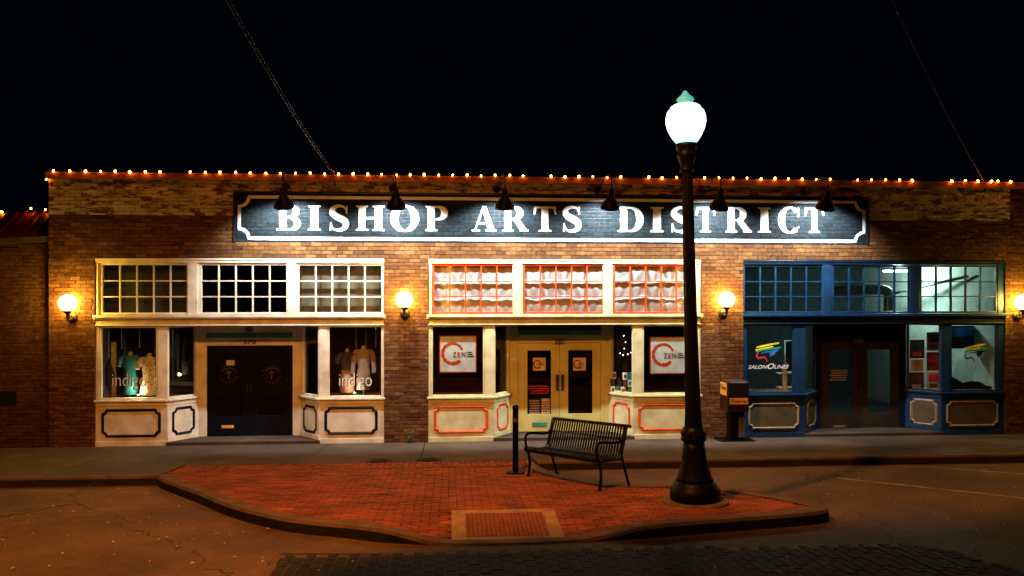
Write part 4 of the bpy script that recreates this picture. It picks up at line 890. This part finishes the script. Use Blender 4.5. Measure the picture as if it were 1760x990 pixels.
for k, (u, v, w_) in enumerate(((209, 592, 'left'), (240, 590, 'left'), (267, 603, 'left'), (612, 590, 'right'), (629, 592, 'right'), (646, 590, 'right'))):
    y = .3; x = X(u, y); zz = Zv(u, v, y); o = thing('pendant', 'beaded pendant hanging in the %s display window of the cream shop, %s of three' % (w_, ['left', 'middle', 'right'][k % 3]), 'pendant', (x, y, zz), 'beaded pendants in the cream shop windows')
    MB().tube([(x, y, zz + .05), (x, y, DT)], .003, 5).build('cord', 'curtain', o); MB().lathe([(.004, -.09), (.02, -.07), (.006, -.045), (.024, -.02), (.008, .01), (.018, .03), (.004, .055)], 12, (x, y, zz)).build('bead', 'steel', o, smooth=True)
def display_light(u, y, W, lb3):
    x = X(u, y); o = thing('display_light', lb3, 'lamp', (x, y, SILL - .012)); MB().lathe([(.05, 0), (.05, .02), (.03, .03), (.045, .09), (.05, .10)], 18, (x, y, SILL - .012)).build('can', 'steel', o, smooth=True)
    MB().lathe([(.042, .085), (.03, .098), (.002, .104)], 18, (x, y, SILL - .012)).build('lens', 'spotlens', o, smooth=True)
    l_ = bpy.data.lights.new('display_light', 'POINT'); l_.energy = W; l_.color = (1, .78, .5); l_.shadow_soft_size = .04; q = bpy.data.objects.new('display_light', l_); COL.objects.link(q); q.parent = o; q.location = (0, 0, .16)
display_light(238, .17, 20.0, 'small bright floor spotlight at the foot of the teal blouse'); display_light(610, .17, 7.0, 'small bright floor spotlight in the window by the brick pier')
# lettering on the glass
for S, k, u0, u1, v0, v1 in ((S1, 0, 193, 251, 642, 671), (S1, 1, 583, 639, 642, 671)):
    dw = S['dw%d' % k][0]; y = .062; text('indigo', X(u0, y), X(u1, y), Zv(u0, v1, y), Zv(u0, v0, y), y, 'lettering', 'curtain', dw, bold=-.012); text('indigo', X(u0, y) + .008, X(u1, y) + .008, Zv(u0, v1, y) - .006, Zv(u0, v0, y) - .006, y + .004 + .004, 'lettering_shadow', 'black', dw, bold=.004)
def strokes(S, k, cx, cz, s, y, cols):
    dw = S['dw%d' % k][0]
    for nm, pts, wd_, mt in (('brush_stroke', [(-.52, .26), (-.2, .33), (.45, .45)], .075, cols[0]), ('brush_stroke', [(-.56, .16), (-.1, .24), (.2, .3)], .06, cols[0]), ('brush_stroke', [(-.55, .10), (0, .2), (.55, .26)], .07, cols[1]), ('brush_stroke', [(-.30, .04), (.1, .11), (.42, .16), (.02, .0), (.28, .03), (.05, -.1)], .055, cols[2]), ('brush_stroke', [(-.42, .06), (-.52, -.06), (-.42, -.18), (-.18, -.14), (-.05, -.34)], .06, cols[3])):
        m_ = MB(); pp = catmull(pts, 5); flat(m_, ribbon2(pp, [wd_ * (.75 + .35 * math.sin(math.pi * i / (len(pp) - 1))) for i in range(len(pp))]), cx, s, cz, s, y, .001, .00002); m_.build(nm, mt, dw); y -= .0015
y = .06; strokes(S3, 0, X(1321, y), Zv(1321, 608, y), .52, y, ('yel', 'green', 'sky', 'red')); dw = S3['dw0'][0]
text('SALON', X(1286, y), X(1319, y), Zv(1300, 634, y), Zv(1300, 627.5, y), y, 'lettering', 'white', dw, bold=.015, slant=.35); text('O', X(1319, y), X(1331, y), Zv(1300, 634.5, y), Zv(1300, 624.5, y), y, 'lettering', 'white', dw, bold=.015, slant=.35); text('LINES', X(1330, y), X(1356, y), Zv(1300, 634, y), Zv(1300, 627.5, y), y, 'lettering', 'white', dw, bold=.015, slant=.35)
strokes(S3, 1, X(1677, y), Zv(1677, 609, y), .50, y, ('yel', 'green', 'navy', 'maroon'))
# product boxes and fairy lights in the orange-trimmed shop
cols = ['white', 'maroon', 'tan', 'charcoal', 'paper', 'teal']; hs = {}
CT_ = ((1053, 0), (1062, 0), (1071, 0), (1081, 0), (1053, 1), (1064, 1), (1075, 1), (1082, 1), (1074, 2), (1083, 2), (1055, 2))
for k, (u, lv) in enumerate(CT_):
    y = .50 if u < 1066 else .32; x = X(u, y); h = .11 + .02 * (k % 3); zz = SILL - .012 + lv * .155
    o = thing('product_box', '%s carton, %s row, number %d from left, narrow window right of yellow doors' % (dict(white='white', maroon='dark red', tan='tan', charcoal='black', paper='brown', teal='teal')[cols[(k * 5 + lv) % 6]], ['bottom', 'middle', 'top'][lv], sorted(q for q, w2 in CT_ if w2 == lv).index(u) + 1), 'box', (x, y, zz), 'cartons in the narrow window'); m_ = MB().box(x - .045, x + .045, y - .04, y + .04, zz, zz + .15).build('carton', cols[(k * 5 + lv) % 6], o, bevel=.004); MB().box(x - .03, x + .03, y - .0425, y - .0405, zz + .04, zz + .11).build('print', cols[(k * 3 + 2) % 6], o)
o = thing('string_light', 'little white fairy lights hanging in the narrow window right of the yellow doors', 'string light', (X(1075, .8), .8, 2)); pts = []
fm = MB().lathe([(.002, -.012), (.012, 0), (.002, .012)], 8).mesh('bulb', 'fairy')
for u, v in ((1072, 577), (1075, 588), (1073, 599), (1066, 607), (1071, 610), (1079, 609), (1084, 606)):
    p = Vector((X(u, .8), .8, Zv(u, v, .8))); pts.append(p); q = bpy.data.objects.new('bulb', fm); COL.objects.link(q); q.parent = o; q.location = p - o.location
MB().tube([p + Vector((0, .015, 0)) for p in pts], .003, 5).build('cord', 'charcoal', o)
# salon interior: tube light, duct, beam, posters, picture, wave board
y = 2.6; x0, x1 = X(1520, y), X(1566, y); zz = Zv(1543, 467, y)
o = thing('tube_light', 'lit fluorescent ceiling light seen through the blue transom', 'ceiling light', ((x0 + x1) / 2, y, zz)); MB().box(x0 - .02, x1 + .02, y - .09, y + .09, zz + .035, zz + .09).build('housing', 'white', o)
for d in (-.045, .045): MB().tube([(x0, y + d, zz + .015), (x1, y + d, zz + .015)], .018, 10).build('tube', 'tube', o, smooth=True)
for e in (x0 + .1, x1 - .1): MB().tube([(e, y, zz + .09), (e, y, 3.85)], .006, 5).build('hanger', 'steel', o)
ll = bpy.data.lights.new('tube_light', 'POINT'); ll.shadow_soft_size = .12; ll.energy = 180; ll.color = (.72, 1, .90); q = bpy.data.objects.new('tube_light', ll); COL.objects.link(q); q.parent = o; q.location = (0, 0, -.14)
y = 1.9; dx_ = X(1528, y); o = thing('air_duct', 'silver air duct bending down inside the blue shop', 'duct', (dx_, y, 2.9)); zt = Zv(1528, 497, y)
MB().tube(catmull([(dx_ - 1.4, y + .3, zt - .06), (dx_ - .6, y + .1, zt - .01), (dx_ - .15, y, zt - .02), (dx_ - .01, y, zt - .12), (dx_, y, zt - .3), (dx_, y, zt - .62)], 6), .12, 18).build('pipe', 'duct', o, smooth=True)
MB().lathe([(.13, -.66), (.13, -.60)], 20, (dx_, y, zt)).build('collar', 'duct', o)
o = thing('conduit', 'dark slanting pipe along the pale wall inside the blue shop', 'pipe', (X(1585, 3), 3, 3.2)); MB().tube([(X(1540, 3.2), 3.2, Zv(1540, 503, 3.2)), (11.98, 1.0, Zv(1708, 475, 1.0))], .035, 10).build('pipe', 'duct', o, smooth=True)
def poster(u0, u1, v0, v1, y, mats, lb3):
    p = thing('poster', lb3, 'poster', (X((u0 + u1) / 2, y), y, Zv(u0, v1, y))); a, b, c, d = X(u0, y), X(u1, y), Zv(u0, v1, y), Zv(u0, v0, y)
    MB().box(a, b, y, y + .008, c, d).build('sheet', mats[0], p)
    for n_, (s0, s1, t0, t1) in enumerate(((.14, .86, .45, .88), (.2, .8, .12, .36))[:len(mats) - 1]): MB().box(a + (b - a) * s0, a + (b - a) * s1, y - .002, y - .0005, c + (d - c) * t0, c + (d - c) * t1).build('print', mats[1 + n_], p)
YP = .50
poster(1564, 1589, 584, 616, YP, ('maroon', 'sky', 'peach'), 'framed poster with a blue centre in the narrow salon window'); poster(1566, 1587, 618, 638, YP, ('creamcloth', 'paper'), 'small cream notice in the middle of the narrow salon window'); poster(1563, 1588, 640, 672, YP, ('charcoal', 'tan', 'paper'), 'black poster at the lower left of the narrow salon window')
poster(1593, 1616, 571, 603, .33, ('gold', 'charcoal', 'tan'), 'golden brown picture at the top of the narrow salon window'); poster(1593, 1616, 605, 637, .33, ('maroon', 'red'), 'plain dark red poster in the narrow salon window'); poster(1593, 1616, 639, 670, .33, ('peach', 'red', 'maroon'), 'red poster with a pale frame at the lower right of the narrow salon window')
y = .9; o = thing('picture', 'blue and black picture at the top of the right end window', 'picture', (X(1655, y), y, 2)); MB().box(X(1632, y), X(1674, y), y, y + .03, Zv(1650, 599, y), Zv(1650, 560, y)).build('canvas', 'darkblue', o); MB().box(X(1632, y), X(1674, y), y - .004, y - .001, Zv(1650, 578, y), Zv(1650, 563, y)).build('stripe', 'sky', o)
y = .3; o = thing('display_banner', 'black wave-shaped display board at the foot of the right end window', 'display board', (X(1670, y), y, SILL))
def wave(u0, ul, pk): return [(X(u, y), Zv(u, v, y)) for u, v in pk]
pg = [(1625, 678), (1706, 678), (1706, 664), (1695, 663), (1684, 656), (1672, 655), (1663, 656), (1655, 658), (1645, 652), (1636, 648), (1625, 649)]
m_ = MB(); flat(m_, [[(X(u, y), Zv(u, v, y)) for u, v in pg]], 0, 1, 0, 1, y, .03); m_.build('board', 'black', o)
m_ = MB()
for r_ in range(1):
    x = X(1640, y)
    while x < X(1690, y): m_.box(x, x + .025, y - .003, y - .001, Zv(1650, 671, y), Zv(1650, 669, y)); x += .04
m_.build('print', 'curtain', o)
# salon front window: white framed mirror, shelf and vase
y = 1.1; o = thing('mirror', 'thin white framed mirror inside the salon window with lettering', 'mirror', (X(1358, y), y, 1)); ring(MB(), X(1349, y), X(1378, y), Zv(1350, 640, y), Zv(1350, 585, y), .02, y, y + .03).build('frame', 'white', o); MB().box(X(1349, y) + .02, X(1378, y) - .02, y + .01, y + .015, Zv(1350, 640, y) + .02, Zv(1350, 585, y) - .02).build('mirror_glass', 'glass_dark', o)
o = thing('shelf', 'white wall shelf inside the salon window with lettering', 'shelf', (X(1350, y), y, 1)); 
for v in (642, 666): MB().box(X(1336, y), X(1372, y), y - .15, y + .1, Zv(1350, v, y), Zv(1350, v, y) + .02).build('board', 'white', o)
o = thing('vase', 'tall pale vase standing inside the salon window with lettering', 'vase', (X(1349, .55), .55, SILL)); MB().lathe([(.05, 0), (.06, .05), (.045, .15), (.055, .28), (.035, .4), (.05, .46), (.045, .47)], 20, (X(1349, .55), .55, SILL - .012)).build('body', 'creamcloth', o, smooth=True)
m_ = MB()
for k in range(22): m_.lathe([(.002, -.02), (.018, 0), (.002, .02)], 6, (X(1349, .55) + random.uniform(-.06, .06), .55 + random.uniform(-.06, .06), SILL + .46 + random.uniform(0, .2)))
m_.build('flowers', 'curtain', o)
# ceiling lamp in the black door recess
o = thing('ceiling_lamp', 'small unlit round lamp under the soffit above door 370', 'lamp', (X(428, .3), .3, DT - .02)); MB().lathe([(.004, -.13), (.06, -.115), (.085, -.07), (.07, -.03), (.05, 0)], 20, (X(428, .3), .3, DT - .02)).build('bowl', 'tan', o, smooth=True)

# ------------------------------------------------------------------ unseen tree added beside the camera so its limb shades the foreground
tr = thing('added_shade_tree', 'unseen leafy tree added beside the viewpoint, its limb shading the foreground road', 'tree', (4.6, -15.4, gz(0, -15.4)))
MB().tube(catmull([(4.6, -15.4, .9), (4.5, -15.3, 3.0), (4.2, -14.9, 5.0), (3.2, -13.8, 6.2), (1.9, -12.0, 6.8), (.5, -10.6, 6.9), (-.9, -10.35, 6.9)], 5), [.17] * 8 + [.12] * 8 + [.07] * 8 + [.03] * 7, 10).build('trunk', 'bark', tr, smooth=True)
m_ = MB()
for k in range(7000):
    t = random.random(); cx = -1.0 + 1.95 * t; cy = -10.38 + .10 * t; cz = 6.75 + .15 * t
    c = Vector((cx + random.gauss(0, .12), cy + random.gauss(0, .16), cz + random.gauss(0, .13)))
    if c.z < 6.3: continue
    a = random.uniform(0, 6.28); d = Vector((math.cos(a), math.sin(a), random.uniform(-.6, .6))).normalized() * .05; e = d.cross(Vector((random.uniform(-1, 1), random.uniform(-1, 1), 1))).normalized() * .028
    m_.add([c - d, c + e, c + d, c - e], [(0, 1, 2, 3)])
m_.build('crown', 'leaf', tr)
